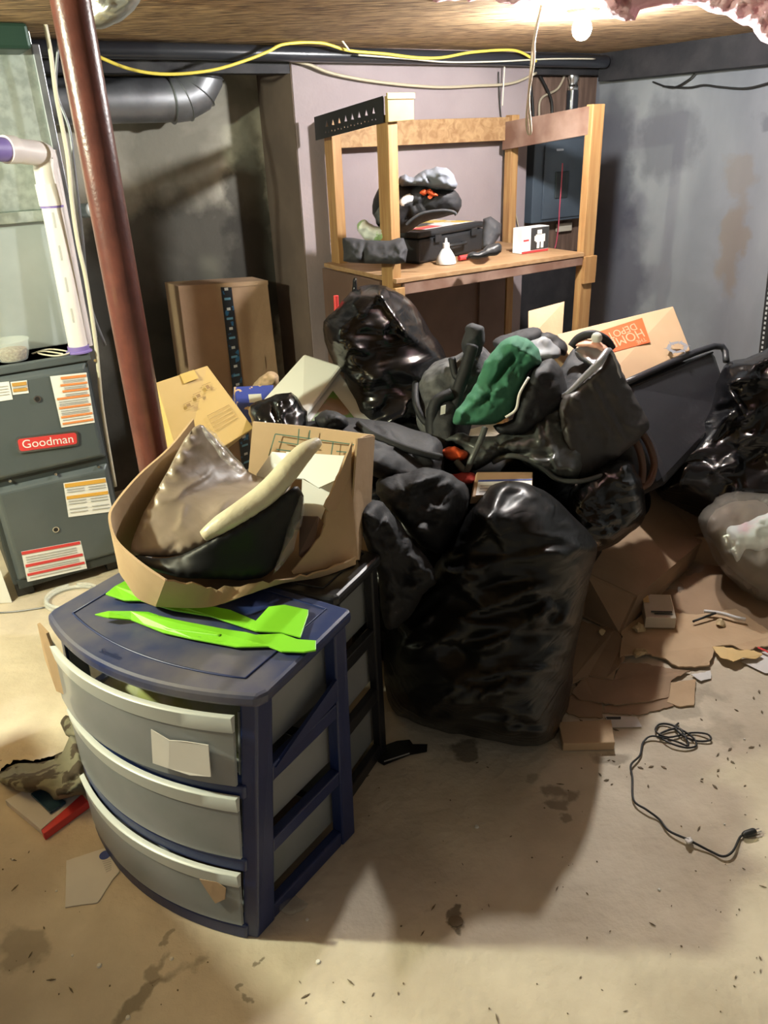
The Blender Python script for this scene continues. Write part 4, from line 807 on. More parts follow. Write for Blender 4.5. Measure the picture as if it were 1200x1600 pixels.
t, P = carton('paperback_pack', [(745, 737, 1.98), (833, 737, 2.02), (832, 770, 1.93), (738, 776, 1.88)], .03, mcardp, 'cream booklet with a blue line lying on the tall front bag', 'booklet')
qdecal(P, [(.05, .45, .98, .98)], mwhite, t, 'page'); qdecal(P, [(.05, .38, .98, .45)], mbluep, t, 'blue_line', .003)
qdecal(P, [(.1, v, .7, v + .03) for v in (.6, .72, .84)], mgreyp, t, 'printed_lines', .003)
#==CARTS
# ------------------------------------------------------------ drawer carts
t = thing('tall_carton', (-1.33, 1.08, 0), 'plain tall brown cardboard box added out of view to shade the left floor', 'box')  # unseen box, added so its shadow falls over the lower left floor
q_ = [(-1.41, 1.41), (-1.02, 1.0), (-1.25, .72), (-1.66, 1.12)]
obj('carton_body', B().hexa([(x, y, 0) for x, y in q_], [(x, y, 1.0) for x, y in q_]), mcard, t, bevel=.004)
obj('tape_strip', B().hexa([(-1.535, 1.265, 1.0), (-1.505, 1.295, 1.0), (-1.12, .89, 1.0), (-1.15, .86, 1.0)], [(-1.535, 1.265, 1.001), (-1.505, 1.295, 1.001), (-1.12, .89, 1.001), (-1.15, .86, 1.001)]), MATS['clear_yellow_tape'], t)
def cart(name, label, bot, top, H, mf, ml, bow, drawer_w, pulled=False, contents=True):
    """bot/top: (fl, fr, br, bl) corners in the plan; M maps (u,v,z) into the cart"""
    def M(u, v, z, bw=1):
        w = z / H; g = lambda q: (V((*q[0], 0)) * (1 - u) + V((*q[1], 0)) * u) * (1 - v) + (V((*q[3], 0)) * (1 - u) + V((*q[2], 0)) * u) * v
        p = g(bot) * (1 - w) + g(top) * w; nf = V((bot[1][0] - bot[2][0], bot[1][1] - bot[2][1], 0)).normalized()
        p += nf * bow * bw * (1 - (2 * u - 1) ** 2) * (1 - v); p.z = z; return p
    ctr = M(.5, .5, 0); t = thing(name, ctr, label, 'drawer cart')
    def bar(u0, u1, v0, v1, z0, z1, nm, m, par=t, bw=1, bev=.004, seg=1):
        b = B(); n = seg
        ring = [(u0 + (u1 - u0) * k / n, v0) for k in range(n + 1)] + [(u1 + (u0 - u1) * k / n, v1) for k in range(n + 1)]
        b.prism([M(u, v, z0, bw if v == v0 else 0) for u, v in ring], (0, 0, 1e-6)); b = B(); N_ = len(ring)
        lo_ = [M(u, v, z0, bw if v == v0 else bw) for u, v in ring]; hi_ = [M(u, v, z1, bw) for u, v in ring]
        b.add(lo_ + hi_, [tuple(range(N_ - 1, -1, -1)), tuple(range(N_, 2 * N_))] + [(i, (i + 1) % N_, N_ + (i + 1) % N_, N_ + i) for i in range(N_)])
        return obj(nm, b, m, par, bevel=bev)
    lv = drawer_w
    # frame
    for (v0, v1) in ((0.0, .16), (.86, 1.0)):
        bar(.945, 1.0, v0, v1, 0.0, H - .03, 'stile', mf); bar(0, .05, v0, v1, 0, H - .03, 'stile', mf)
    for i, z in enumerate([0.0] + [a for a, _ in lv[1:]]):
        z0 = max(z - .035, 0) if i else 0; z1 = z0 + (.040 if i else .045)
        bar(.95, .995, .16, .86, z0, z1, 'side_rail', mf); bar(.005, .045, .16, .86, z0, z1, 'side_rail', mf)
        bar(0.0, .965, -.02, .10, z0, z1 - .008, 'front_rail', mf, seg=20)
    # lid
    n = 24; rg = []
    for k in range(n + 1): rg.append((-.02 + 1.04 * k / n, -.06))
    for (u, v) in ((1.035, .0), (1.03, .5), (1.02, 1.02), (1.0, 1.04), (0, 1.04), (-.02, 1.02), (-.03, .5), (-.035, 0)): rg.append((u, v))
    b = B(); lo_ = [M(u, v, H - .028) for u, v in rg]; hi_ = [M(u, v, H) for u, v in rg]; N_ = len(rg)
    b.add(lo_ + hi_, [tuple(range(N_ - 1, -1, -1)), tuple(range(N_, 2 * N_))] + [(i, (i + 1) % N_, N_ + (i + 1) % N_, N_ + i) for i in range(N_)])
    lid = obj('lid', b, ml, t, bevel=.008)
    gr = [M(.07 + .86 * k / 20, .10, H + .0008) for k in range(21)] + [M(.93, .95, H + .0008), M(.07, .95, H + .0008), M(.07, .10, H + .0008)]
    obj('lid_groove', B().tube(gr, .0022, 6, 0), mf, lid, smooth='all')
    # drawers
    for i, (z0, z1) in enumerate(lv):
        pull = 0; dx = 0
        if pulled and i == len(lv) - 1: pull = -.03; dx = -.02
        d = None; n = 22; u0, u1 = .015 + dx, .952 + dx * .3; b = B()
        def shell(z, off, vv): return [M(u0 + (u1 - u0) * k / n, vv + off + pull * (1.5 - (k / n)), z) for k in range(n + 1)]
        fo = [shell(z0 + .004, -.03, 0), shell(z1 - .035, -.045, 0)]; bi = [shell(z0 + .004, -.012, 0), shell(z1 - .035, -.027, 0)]
        rows = [fo[0], fo[1], bi[1], bi[0]]; b.v = [p for r_ in rows for p in r_]; m_ = n + 1
        for a in range(4):
            for k in range(n): b.f.append((a * m_ + k, a * m_ + k + 1, ((a + 1) % 4) * m_ + k + 1, ((a + 1) % 4) * m_ + k))
        b.f.append(tuple(a * m_ for a in (3, 2, 1, 0))); b.f.append(tuple(a * m_ + n for a in range(4)))
        dr = obj('drawer', b, mdrawer, t, smooth=True, angle=50)
        b = B(); rows = [shell(z1 - .035, -.05, 0), shell(z1, -.066, 0), shell(z1 + .002, -.060, 0), shell(z1 + .002, -.03, 0), shell(z1 - .004, -.03, 0), shell(z1 - .035, -.03, 0)]; b.v = [p for r_ in rows for p in r_]; K_ = len(rows)
        for a in range(K_):
            for k in range(n): b.f.append((a * m_ + k, a * m_ + k + 1, ((a + 1) % K_) * m_ + k + 1, ((a + 1) % K_) * m_ + k))
        b.f.append(tuple(a * m_ for a in range(K_ - 1, -1, -1))); b.f.append(tuple(a * m_ + n for a in range(K_)))
        obj('drawer_lip', b, mrim, dr, smooth=True, angle=50)
        # side walls and floor of the drawer
        zf = z0 + .012
        for (ua, ub) in ((.925, .932), (.05, .058)):
            q = [M(ua, .0 + pull * .6, zf, 0), M(ua, .93 + pull * .5, zf, 0), M(ub, .93 + pull * .5, zf, 0), M(ub, .0 + pull * .6, zf, 0)]
            q2 = [M(ua, .0 + pull * .6, z1 - .01, 0), M(ua, .93 + pull * .5, z1 - .01, 0), M(ub, .93 + pull * .5, z1 - .01, 0), M(ub, .0 + pull * .6, z1 - .01, 0)]
            obj('drawer_side', B().hexa(q, q2), mdrawer, dr)
        q = [M(.06, .0, zf - .003, 0), M(.92, .0, zf - .003, 0), M(.92, .93, zf - .003, 0), M(.06, .93, zf - .003, 0)]
        obj('drawer_floor', B().prism(q, (0, 0, .003)), mdrawer, dr)
        if contents:
            cl = [('drawer_clothes', mbrcl, 'brown folded cloth'), ('drawer_clothes', mgrey_f, 'grey cloth and red bits'), ('drawer_papers', mmixed, 'yellow-green papers')][i % 3]
            b = B(); G = 12
            for a in range(G + 1):
                for c_ in range(G + 1):
                    u, v = .1 + .78 * a / G, .08 + .8 * c_ / G; e_ = min(a, G - a, c_, G - c_) / 2
                    b.v.append(M(u, v, zf + .002 + min(e_, 1) * (z1 - z0) * (.52 + .2 * noise.noise(V((u * 6, v * 6, i * 3.1)))), 0))
            for a in range(G):
                for c_ in range(G): b.f.append((a * (G + 1) + c_, (a + 1) * (G + 1) + c_, (a + 1) * (G + 1) + c_ + 1, a * (G + 1) + c_ + 1))
            b.f.append(tuple([a * (G + 1) for a in range(G + 1)] + [G * (G + 1) + c_ for c_ in range(1, G + 1)] + [a * (G + 1) + G for a in range(G - 1, -1, -1)] + [c_ for c_ in range(G - 1, 0, -1)]))
            lvn = ['bottom', 'middle', 'top'][i]
            obj(cl[0], b, cl[1], smooth='all', label=cl[2] + ' inside the ' + lvn + ' drawer of the ' + ('navy' if pulled else 'black') + ' cart', cat='clutter')
    return t, M
HB = .65
tc, MB_ = cart('drawer_cart', 'navy blue three-drawer plastic cart with its top drawer pulled out', [(-.735, 1.375), (-.300, 1.062), (-.100, 1.325), (-.535, 1.640)], [(-.680, 1.335), (-.232, 1.062), (-.085, 1.300), (-.533, 1.573)], HB, mblue, mblue_l, .055, [(.04, .20), (.235, .405), (.43, .60)], True)
tk, MK_ = cart('drawer_cart', 'black three-drawer plastic cart behind the navy cart', [(-.50, 1.66), (-.125, 1.395), (-.018, 1.60), (-.393, 1.865)], [(-.49, 1.60), (-.115, 1.362), (-.020, 1.525), (-.395, 1.763)], HB, mcartk, mcartk, .03, [(.03, .215), (.245, .41), (.44, .605)], False)
# brace on the side of the navy cart, paper and sticker on drawer fronts, broken corner
a_, b_, c_ = MB_(1.003, .16, .44), MB_(1.003, .16, .415), MB_(1.003, .86, .415); d_ = MB_(1.003, .86, .53)
ou = (MB_(1, .5, .3) - MB_(.5, .5, .3)).normalized()
obj('side_brace', B().prism([MB_(.985, .18, .428, 0), MB_(.985, .86, .445, 0), MB_(.985, .86, .50, 0)], ou * .008), mblue, tc)
def fr_pt(u, z, v=-.20): return MB_(u, v, z)
def front_patch(nm, uv, m, par, off=-.006, pull=0.0, lab=None):
    b = B(); pts = []
    for (u, z) in uv:
        k = (u - .0) / .92; pts.append(MB_(u, -.046 + off + pull * (1.5 - k), z))
    return obj(nm, b.prism(pts, (MB_(.5, -.2, .3) - MB_(.5, 0, .3)).normalized() * .0015), m, par, label=lab)
front_patch('loose_letter', [(.66, .545), (.73, .53), (.79, .535), (.87, .535), (.875, .46), (.80, .455), (.72, .46), (.655, .462)], mpaper, None, -.012, -.03)
o = bpy.data.objects['loose_letter']; o['label'] = 'white printed letter against the front of the top navy cart drawer'; o['category'] = 'paper'
front_patch('broken_gap', [(.80, .165), (.87, .170), (.905, .158), (.90, .125), (.862, .105), (.83, .135)], mcardd, [c for c in tc.children if c.name.startswith('drawer')][0], -.004, 0, 'dark broken hole at the drawer corner')
# drawer left side handle of cardboard
P_ = [W(60, 976, z=.60), W(84, 985, z=.60)]
obj('cardboard_strip', B().slab([W(58, 975, Y=1.30), W(72, 990, Y=1.285), W(90, 1040, Y=1.29), W(100, 1085, Y=1.30), W(88, 1080, Y=1.32), W(70, 1030, Y=1.33)], .006), mcard, label='tan cardboard strip sticking out left of the top navy drawer', cat='cardboard')
text('Sterilite', MB_(.42, .02, HB + .001), MB_(1, .1, HB) - MB_(0, .1, HB), MB_(.5, 1, HB) - MB_(.5, 0, HB), .018, mblue, [c for c in tc.children if c.name.startswith('lid')][0])
obj('clear_wrap', blob([(432, 1410, 'f'), (440, 1395, 1.16), (455, 1400, 1.16), (480, 1412, 'f'), (462, 1428, 'f'), (440, 1425, 'f')], .01, .01, .006, 30, step=4), mfilm, smooth='all', label='wisp of clear plastic at the foot of the navy cart', cat='plastic wrap')

# lime blades on the lid
def sheetpx(name, pts, z, th, m, label, cat, par=None, und=0):
    if name in ('cardboard_sheet', 'kraft_scrap', 'paper_scrap', 'torn_envelope'):      # ragged torn edges
        q = []
        for i, (x, y) in enumerate(pts):
            x2, y2 = pts[(i + 1) % len(pts)]; n = max(1, int(math.hypot(x2 - x, y2 - y) / 5)); a = 1.0 if name == 'torn_envelope' else 3.2
            for k in range(n):
                u = k / n; w = 0 if k == 0 else a; X, Y_ = x + (x2 - x) * u, y + (y2 - y) * u
                q.append((X + w * noise.noise(V((X * .13, Y_ * .13, 2))), Y_ + w * .7 * noise.noise(V((X * .17, Y_ * .17, 7)))))
        pts = q
    P = [W(x, y, z=z) for x, y in pts]
    if und:
        for i, p in enumerate(P): p.z += und * .7 * noise.noise(p * 9)
    return obj(name, B().prism(P, (0, 0, th)), m, par, label=label, cat=cat)
def blade(z, pts, label, holes=()):
    P = [W(x, y, z=z + (p[2] if len(p) > 2 else 0)) for p in pts for x, y in [p[:2]]]
    t = obj('mower_blade', B().prism(P, (0, 0, .004)), mlime, bevel=.0012, label=label, cat='mower blade')
    for (x, y, r) in holes:
        obj('bolt_hole', B().lathe(W(x, y, z=z + .0045), [(r, 0), (r, .0006)], 16), mblue, t)
    return t
zb = HB + .006
b1 = blade(zb, [(148, 962, .012), (170, 957, .012), (205, 957, .012), (232, 958, .010), (250, 965), (275, 970), (330, 982), (385, 990), (400, 994), (440, 992), (465, 1001), (494, 1003), (494, 1018), (475, 1021), (440, 1020), (420, 1012), (370, 1013), (300, 1000), (255, 990), (225, 978), (205, 970), (170, 967, .01)], 'long lime green mower blade lying at the front of the navy cart lid', [(292, 989, .006), (315, 991, .010), (337, 993, .006)])
r1 = [W(x, y, z=zb + .005) for x, y in ((240, 968), (262, 982), (300, 988), (345, 994))]
obj('raised_rib', B().tube(r1, .004, 8), mlime, b1, smooth='all')
blade(zb, [(165, 930, .008), (180, 918, .008), (195, 910, .008), (215, 915), (240, 935), (280, 945), (335, 950), (360, 955), (400, 972), (420, 950), (445, 947), (482, 955), (482, 962), (470, 998), (440, 990), (400, 988), (370, 978), (330, 965), (270, 955), (220, 940), (195, 940)], 'wider lime green mower blade lying under the open cardboard box')
#==OPENBOX
# ------------------------------------------------------------ open cardboard box with the wrapped seat shell
def ribbon(top, bottom, th, m, name, par, label=None, sub=5, jag=0):
    T = cat_rom(top, sub, False) + [top[-1]]; Bq = cat_rom(bottom, sub, False) + [bottom[-1]]
    T = [W(p[0], p[1] + (jag * noise.noise(V((p[0] * .11, p[1] * .13, 3))) if jag else 0), Y=p[2]) for p in T]; Bo = [W(p[0], p[1], Y=p[2]) for p in Bq]
    b = B(); n = len(T); nn = []
    for i in range(n):
        d = (T[min(i + 1, n - 1)] - T[max(i - 1, 0)]); w = (Bo[i] - T[i]); c = d.cross(w)
        c.normalize(); nn.append(c if c.dot(CAM - T[i]) < 0 else c)
    s_ = 1
    b.v = T + Bo + [T[i] + nn[i] * th for i in range(n)] + [Bo[i] + nn[i] * th for i in range(n)]
    for i in range(n - 1):
        b.f += [(i, i + 1, n + i + 1, n + i), (2 * n + i, 3 * n + i, 3 * n + i + 1, 2 * n + i + 1), (i, 2 * n + i, 2 * n + i + 1, i + 1), (n + i, n + i + 1, 3 * n + i + 1, 3 * n + i)]
    b.f += [(0, n, 3 * n, 2 * n), (n - 1, 3 * n - 1, 4 * n - 1, 2 * n - 1)]
    return obj(name, b, m, par, smooth=True, label=label, angle=50)
ZB = HB + .008
def yb(x, y, z=ZB): return W(x, y, z=z).y
t = thing('open_carton', W(380, 900, z=ZB), 'torn open cardboard box resting on top of the two drawer carts', 'box')
# left and front wall (curved), seen inside at the back-left, outside at the front
ribbon([(300, 654, 1.70), (262, 700, 1.62), (215, 742, 1.52), (178, 786, 1.43), (169, 810, 1.38), (180, 845, 1.33), (215, 878, 1.28), (258, 908, 1.245)],
       [(322, 800, 1.74), (290, 830, 1.66), (240, 860, 1.56), (195, 872, 1.47), (185, 890, 1.42), (198, 912, 1.375), (215, 935, 1.33), (243, 948, 1.30)], .005, mcard, 'left_wall', t)
ribbon([(258, 908, 1.245), (300, 912, 1.27), (340, 920, 1.30), (400, 912, 1.34), (450, 905, 1.37), (500, 895, 1.40), (556, 872, 1.44)],
       [(243, 948, 1.30), (290, 950, 1.285), (330, 948, 1.275), (370, 935, 1.30), (440, 912, 1.37), (500, 902, 1.41), (556, 882, 1.45)], .004, mcard, 'front_wall', t, jag=6)
ribbon([(395, 659, 1.80), (490, 668, 1.74), (583, 680, 1.66)], [(378, 850, 1.80), (480, 862, 1.74), (575, 868, 1.62)], .005, mcard, 'back_wall', t)
ribbon([(583, 680, 1.66), (566, 682, 1.6), (556, 690, 1.55), (540, 730, 1.5), (510, 795, 1.46), (500, 835, 1.44), (455, 892, 1.41)], [(575, 795, 1.64), (568, 800, 1.6), (560, 868, 1.52), (556, 874, 1.47), (535, 880, 1.455), (500, 888, 1.43), (458, 896, 1.41)], .005, mcard, 'right_wall', t, jag=4)
ribbon([(583, 681, 1.655), (556, 685, 1.50)], [(577, 800, 1.64), (548, 800, 1.49)], .004, mcard, 'corner_flap', t)
ribbon([(548, 690, 1.49), (530, 735, 1.46), (505, 790, 1.42)], [(545, 745, 1.50), (530, 790, 1.48), (512, 800, 1.44)], .004, mcard, 'torn_flap', t, jag=5)
obj('box_floor', B().prism([W(x, y, z=ZB + .0) for x, y in [(215, 912), (258, 938), (340, 940), (450, 905), (553, 878), (560, 850), (470, 830), (330, 840), (240, 870)]], (0, 0, .004)), mcardd, t)
BW = [W(395, 659, Y=1.80), W(583, 680, Y=1.66), W(575, 868, Y=1.62), W(378, 850, Y=1.80)]
def lnpx(x0, y0, x1, y1, w=1.0):
    n_ = V((-(y1 - y0), x1 - x0)).normalized() * w; return [px_on(BW, *p) for p in [(x0 + n_.x, y0 + n_.y), (x1 + n_.x, y1 + n_.y), (x1 - n_.x, y1 - n_.y), (x0 - n_.x, y0 - n_.y)]]
b = B(); toc = (CAM - BW[0]).normalized() * .008
for q in ((430, 678, 555, 695), (430, 678, 420, 712), (435, 690, 486, 698), (432, 702, 465, 706), (467, 670, 464, 705), (484, 672, 482, 686), (520, 690, 517, 710), (525, 705, 548, 707)):
    b.prism([p + toc for p in lnpx(*q, w=.9)], toc * .05)
obj('printed_grid', b, mgreenp, t)
RW = [W(500, 820, Y=1.425), W(540, 810, Y=1.47), W(530, 865, Y=1.44), W(480, 875, Y=1.40)]
# white inner tray
wt = thing('white_tray', W(470, 800, Y=1.6), 'white folded card tray inside the open cardboard box', 'tray')
TQ = [W(*p[:2], Y=p[2]) for p in [(447, 706, 1.66), (538, 712, 1.60), (524, 750, 1.57), (440, 745, 1.60)]]
obj('tray_face', B().slab([px_on(TQ, *p) for p in [(447, 706), (538, 712), (524, 750), (498, 762), (476, 748), (440, 745)]], .004), mbinw, wt)
TS = [W(*p[:2], Y=p[2]) for p in [(470, 748, 1.575), (524, 752, 1.565), (500, 815, 1.50), (470, 818, 1.51)]]
obj('tray_side', B().slab([px_on(TS, *p) for p in [(472, 748), (498, 763), (524, 752), (500, 815), (470, 818)]], .004), mbinw, wt)
obj('tray_end', B().slab([W(*p[:2], Y=p[2]) for p in [(400, 742, 1.72), (425, 706, 1.72), (448, 708, 1.70), (450, 725, 1.68), (430, 760, 1.66)]], .004), mbinw, wt)
# padded seat shell
st = thing('seat_shell', W(340, 880, z=ZB + .01), 'plastic-wrapped brown padded seat shell with a cream rolled edge in the open box', 'seat shell')
o = obj('padding', blob([(302, 668, 1.66), (325, 672, 1.68), (350, 700, 1.68), (385, 735, 1.68), (430, 752, 1.66), (455, 757, 1.62), (440, 775, 1.56), (400, 800, 1.5), (350, 835, 1.44), (300, 862, 1.4), (250, 870, 1.385), (215, 868, 1.39), (206, 850, 1.41), (225, 800, 1.47), (262, 735, 1.56)], .012, .03, .006, 7, step=4, sm=3, nf=14, fh=1.5, ang=-35), mfoam, st, smooth='all')
obj('rolled_edge', B().tube([W(x, y, Y=Y) for x, y, Y in [(318, 838, 1.35), (345, 820, 1.36), (385, 795, 1.385), (420, 768, 1.41), (450, 735, 1.44), (475, 707, 1.47), (498, 690, 1.50)]], [.012, .020, .024, .025, .024, .020, .010], 14), mroll, st, smooth='all')
obj('shell', blob([(210, 868, 1.375), (260, 872, 1.35), (320, 850, 1.34), (370, 820, 1.36), (420, 790, 1.39), (460, 760, 1.42), (475, 775, 1.44), (468, 810, 1.44), (450, 850, 1.42), (425, 890, 1.385), (395, 905, 1.36), (330, 905, 1.33), (280, 902, 1.32), (235, 890, 1.35)], .015, .12, .004, 6, step=5, sm=3), mshell, st, smooth='all')
obj('wrap_edge', blob([(315, 672, 1.655), (330, 672, 1.66), (355, 700, 1.66), (385, 735, 1.65), (375, 742, 1.63), (345, 715, 1.63)], .012, .01, .010, 24, step=4, sm=3), mfilm, st, smooth='all')
obj('clear_wrapper', blob([(468, 765, 1.44), (476, 790, 1.44), (465, 835, 1.42), (452, 870, 1.40), (425, 898, 1.36), (440, 860, 1.39), (455, 810, 1.42)], .008, .008, .012, 30, step=4, sm=3), mfilm, smooth='all', label='crinkled clear wrapper hanging off the black seat shell', cat='plastic wrap')
obj('brown_parcel', B().slab([W(*p[:2], Y=p[2]) for p in [(468, 805, 1.52), (498, 806, 1.50), (492, 850, 1.46), (466, 868, 1.44)]], .05), mat('grid_brown_paper', (.18, .12, .10), .7), bevel=.003, label='small brown paper parcel deep in the open box', cat='parcel')
#==FLOOR
# ------------------------------------------------------------ right floor: open box, sheets, scraps
t = thing('floor_carton', W(960, 960, z=0), 'large opened cardboard box lying on the floor right of the tall front bag', 'box')
ins_ = [W(*p[:2], Y=p[2]) for p in [(914, 893, 2.22), (996, 931, 2.17), (1097, 846, 2.50), (1096, 808, 2.62), (1014, 748, 2.80), (960, 790, 2.66), (915, 860, 2.36)]]
obj('inner_panel', B().slab(ins_, .006), mcardd, t); obj('front_panel', B().slab([W(914, 894, Y=2.215), W(996, 932, Y=2.165), W(969, 992, z=.006), W(908, 963, z=.006)], .006), mcardd, t)
q0_, q1_, q2_ = W(996, 931, Y=2.175), W(1097, 846, Y=2.51), W(969, 992, z=.006); obj('side_panel', B().slab([q0_, q1_, V((q1_.x - .02, q1_.y, .006)), q2_], .006), mcardd, t)
obj('blue_tape', B().slab([p + (CAM - p).normalized() * .012 for p in [px_on(ins_[:2] + [ins_[4], ins_[6]], x, y) for x, y in [(992, 828), (1014, 832), (1014, 842), (994, 838)]]], .001), mbluep, t)
sheetpx('cardboard_sheet', [(1088, 960), (1150, 953), (1200, 985), (1215, 1010), (1180, 1012), (1165, 1022), (1140, 1012), (1117, 1012), (1108, 1040), (1060, 1043), (1040, 1030), (1005, 1022), (968, 1030), (972, 985), (1010, 955)], .012, .005, mcard, 'largest flat tan cardboard sheet on the floor below the clear bag', 'cardboard', und=.02)
sheetpx('cardboard_sheet', [(885, 1000), (910, 972), (965, 985), (978, 1020), (975, 1036), (962, 1048), (958, 1062), (920, 1055), (890, 1075)], .010, .005, mcardd, 'dark torn cardboard sheet on the floor beside the tall front bag', 'cardboard', und=.02)
sheetpx('cardboard_sheet', [(893, 1085), (915, 1055), (960, 1062), (968, 1040), (1010, 1038), (1050, 1046), (1078, 1050), (1048, 1066), (1045, 1090), (1010, 1098), (960, 1104), (905, 1094)], .005, .004, mcardd, 'torn cardboard piece with ragged lower edge in the middle of the floor scraps', 'cardboard', und=.012)
sheetpx('cardboard_sheet', [(1048, 1068), (1087, 1064), (1084, 1103), (1062, 1105), (1042, 1098)], .003, .004, mcard, 'small squarish cardboard piece at the right end of the ragged one', 'cardboard', und=.006)
sheetpx('cardboard_sheet', [(985, 1095), (1050, 1088), (1052, 1104), (1000, 1118), (940, 1115), (945, 1105)], .002, .003, mcardd, 'narrow dark cardboard strip below the ragged piece', 'cardboard')
sheetpx('cardboard_sheet', [(880, 1090), (900, 1085), (940, 1100), (942, 1122), (905, 1122), (878, 1110)], .002, .003, mcardd, 'small dark cardboard piece touching the tall front bag', 'cardboard')
b = B(); P = [W(x, y, z=.028) for x, y in [(872, 1128), (955, 1124), (961, 1160), (880, 1162)]]; b.hexa([V((p.x, p.y, .002)) for p in P], P)
obj('flat_carton', b, mcard, bevel=.002, label='low flat cardboard carton at the lower right of the tall front bag', cat='box')
o = sheetpx('printed_label', [(945, 1119), (995, 1120), (1003, 1136), (954, 1137)], .004, .001, mpaper, 'white printed label scrap beside the low flat carton', 'paper')
sheetpx('print', [(947, 1120), (970, 1120), (970, 1124), (949, 1124)], .0052, .0004, mblackp, None, None, o)
sheetpx('kraft_scrap', [(1113, 1011), (1130, 1012), (1150, 1018), (1178, 1017), (1192, 1023), (1180, 1030), (1160, 1030), (1145, 1037), (1125, 1029)], .018, .002, mscrap, 'yellow torn paper scrap at the edge of the largest cardboard sheet', 'paper', und=.015)
o = sheetpx('printed_paper', [(1158, 1034), (1200, 1016), (1225, 1030), (1225, 1052), (1195, 1052)], .006, .001, mpaper, 'white printed sheet at the right edge of the floor', 'paper')
sheetpx('red_line', [(1184, 1010), (1202, 1018), (1202, 1021), (1184, 1013)], .02, .0005, mredp, None, None, o)
sheetpx('paper_scrap', [(1080, 1055), (1110, 1047), (1111, 1060), (1095, 1065)], .006, .001, mpaper, 'small white torn paper beside the largest cardboard sheet', 'paper', und=.01)
t = thing('small_carton', W(1030, 965, z=0), 'small white and yellow carton lying among the floor cardboard', 'box')
P = [W(x, y, z=.06) for x, y in [(1003, 928), (1048, 929), (1057, 966), (1009, 965)]]; 
obj('carton_body', B().hexa([V((p.x, p.y, .02)) for p in P], P), mat('cream_card', (.52, .46, .36), .7), t, bevel=.002)
qdecal([p + V((0, 0, .0008)) for p in P], [(.0, .05, .2, .4)], mscrap, t, 'yellow_mark'); qdecal([p + V((0, 0, .0008)) for p in P], [(.2, .75, .9, .8), (.3, .84, .9, .88)], mblackp, t, 'printed_lines')
for (x, y, r_, lb_) in ((997, 983, .018, 'tan padding scrap at the left end of the largest floor sheet'), (1000, 1022, .017, 'tan padding scrap near the lower left corner of the largest floor sheet'), (940, 990, .010, 'tiny tan crumb below the opened floor box'), (1125, 975, .014, 'tan padding scrap beside the black pen')):
    c = W(x, y, z=.018); b = B().lathe(c, [(r_ * .4, 0), (r_ * 1.1, .003), (r_ * .9, .009), (r_ * .3, .014)], 14, sx=1.4)
    for v in b.v: v += noise.noise_vector(v * 55) * .010
    obj('foam_crumb', b, mhb, label=lb_, cat='scrap')
sheetpx('cardboard_sheet', [(1000, 935), (1015, 885), (1060, 860), (1110, 850), (1160, 900), (1215, 935), (1215, 1000), (1150, 958), (1088, 962), (1010, 958)], .003, .004, mcardd, 'dark brown cardboard sheet under the clear bag and plastic film', 'cardboard')
obj('plastic_film', blob([(1010, 905, 2.42), (1040, 880, 2.5), (1080, 870, 2.55), (1105, 885, 2.5), (1110, 920, 2.42), (1085, 950, 2.3), (1050, 935, 2.34), (1025, 930, 2.36)], .02, .03, .03, 14, step=5), mfilm, smooth='all', label='crumpled clear plastic film behind the small white carton', cat='plastic wrap')
cable('pen', [(1083, 971), (1118, 958)], .004, mblkc, 'black pen lying on the largest cardboard sheet', 'pen', z=.03)
cable('paper_wire', [(1100, 955), (1125, 958), (1150, 965), (1165, 968)], .006, mpaper, 'twisted white paper strip along the top of the largest sheet', 'paper', z=.03)
obj('dark_tray', B().slab([W(*p[:2], Y=p[2]) for p in [(1140, 940, 2.3), (1195, 935, 2.35), (1195, 955, 2.26), (1150, 958, 2.22)]], .02), mbinb, bevel=.003, label='small flat black tray in front of the clear bag', cat='tray')
obj('dark_carton', B().hexa([(1.05, 2.55, 0), (1.35, 2.45, 0), (1.45, 2.7, 0), (1.15, 2.8, 0)], [(1.05, 2.55, .12), (1.35, 2.45, .12), (1.45, 2.7, .12), (1.15, 2.8, .12)]), mcardd, bevel=.003, label='low brown carton under the clear plastic bag', cat='box')
# clear bag
t = thing('clear_bag', W(1170, 900, Y=2.3), 'big clear plastic bag of clothes on the floor at the right edge', 'bag')
obj('bag_film', blob([(1093, 815, 2.38), (1105, 790, 2.42), (1135, 770, 2.45), (1175, 768, 2.48), (1240, 780, 2.45), (1290, 850, 2.35), (1280, 930, 2.25), (1215, 945, 2.22), (1175, 930, 2.24), (1140, 905, 2.28), (1110, 862, 2.32)], .16, .16, .012, 8, step=5, rad=60), mclear, t, smooth='all')
bag('brown_clothes', [(1105, 815, 2.42), (1140, 785, 2.46), (1200, 785, 2.48), (1270, 830, 2.4), (1260, 915, 2.3), (1200, 925, 2.28), (1150, 895, 2.32), (1118, 855, 2.36)], 'brown clothes packed inside the clear plastic bag', m=mbrcl, cat='clothes', front=.09, back=.12, amp=.02, step=6, rad=50)
bag('pastel_shirt', [(1136, 828, 2.31), (1155, 820, 2.31), (1175, 812, 2.31), (1215, 800, 2.31), (1225, 850, 2.28), (1190, 862, 2.27), (1165, 858, 2.27), (1158, 875, 2.26), (1148, 873, 2.26)], 'pale blue and pink shirt showing inside the clear plastic bag', m=mpastel, cat='shirt', front=.035, back=.03, amp=.012, freq=14, step=4)
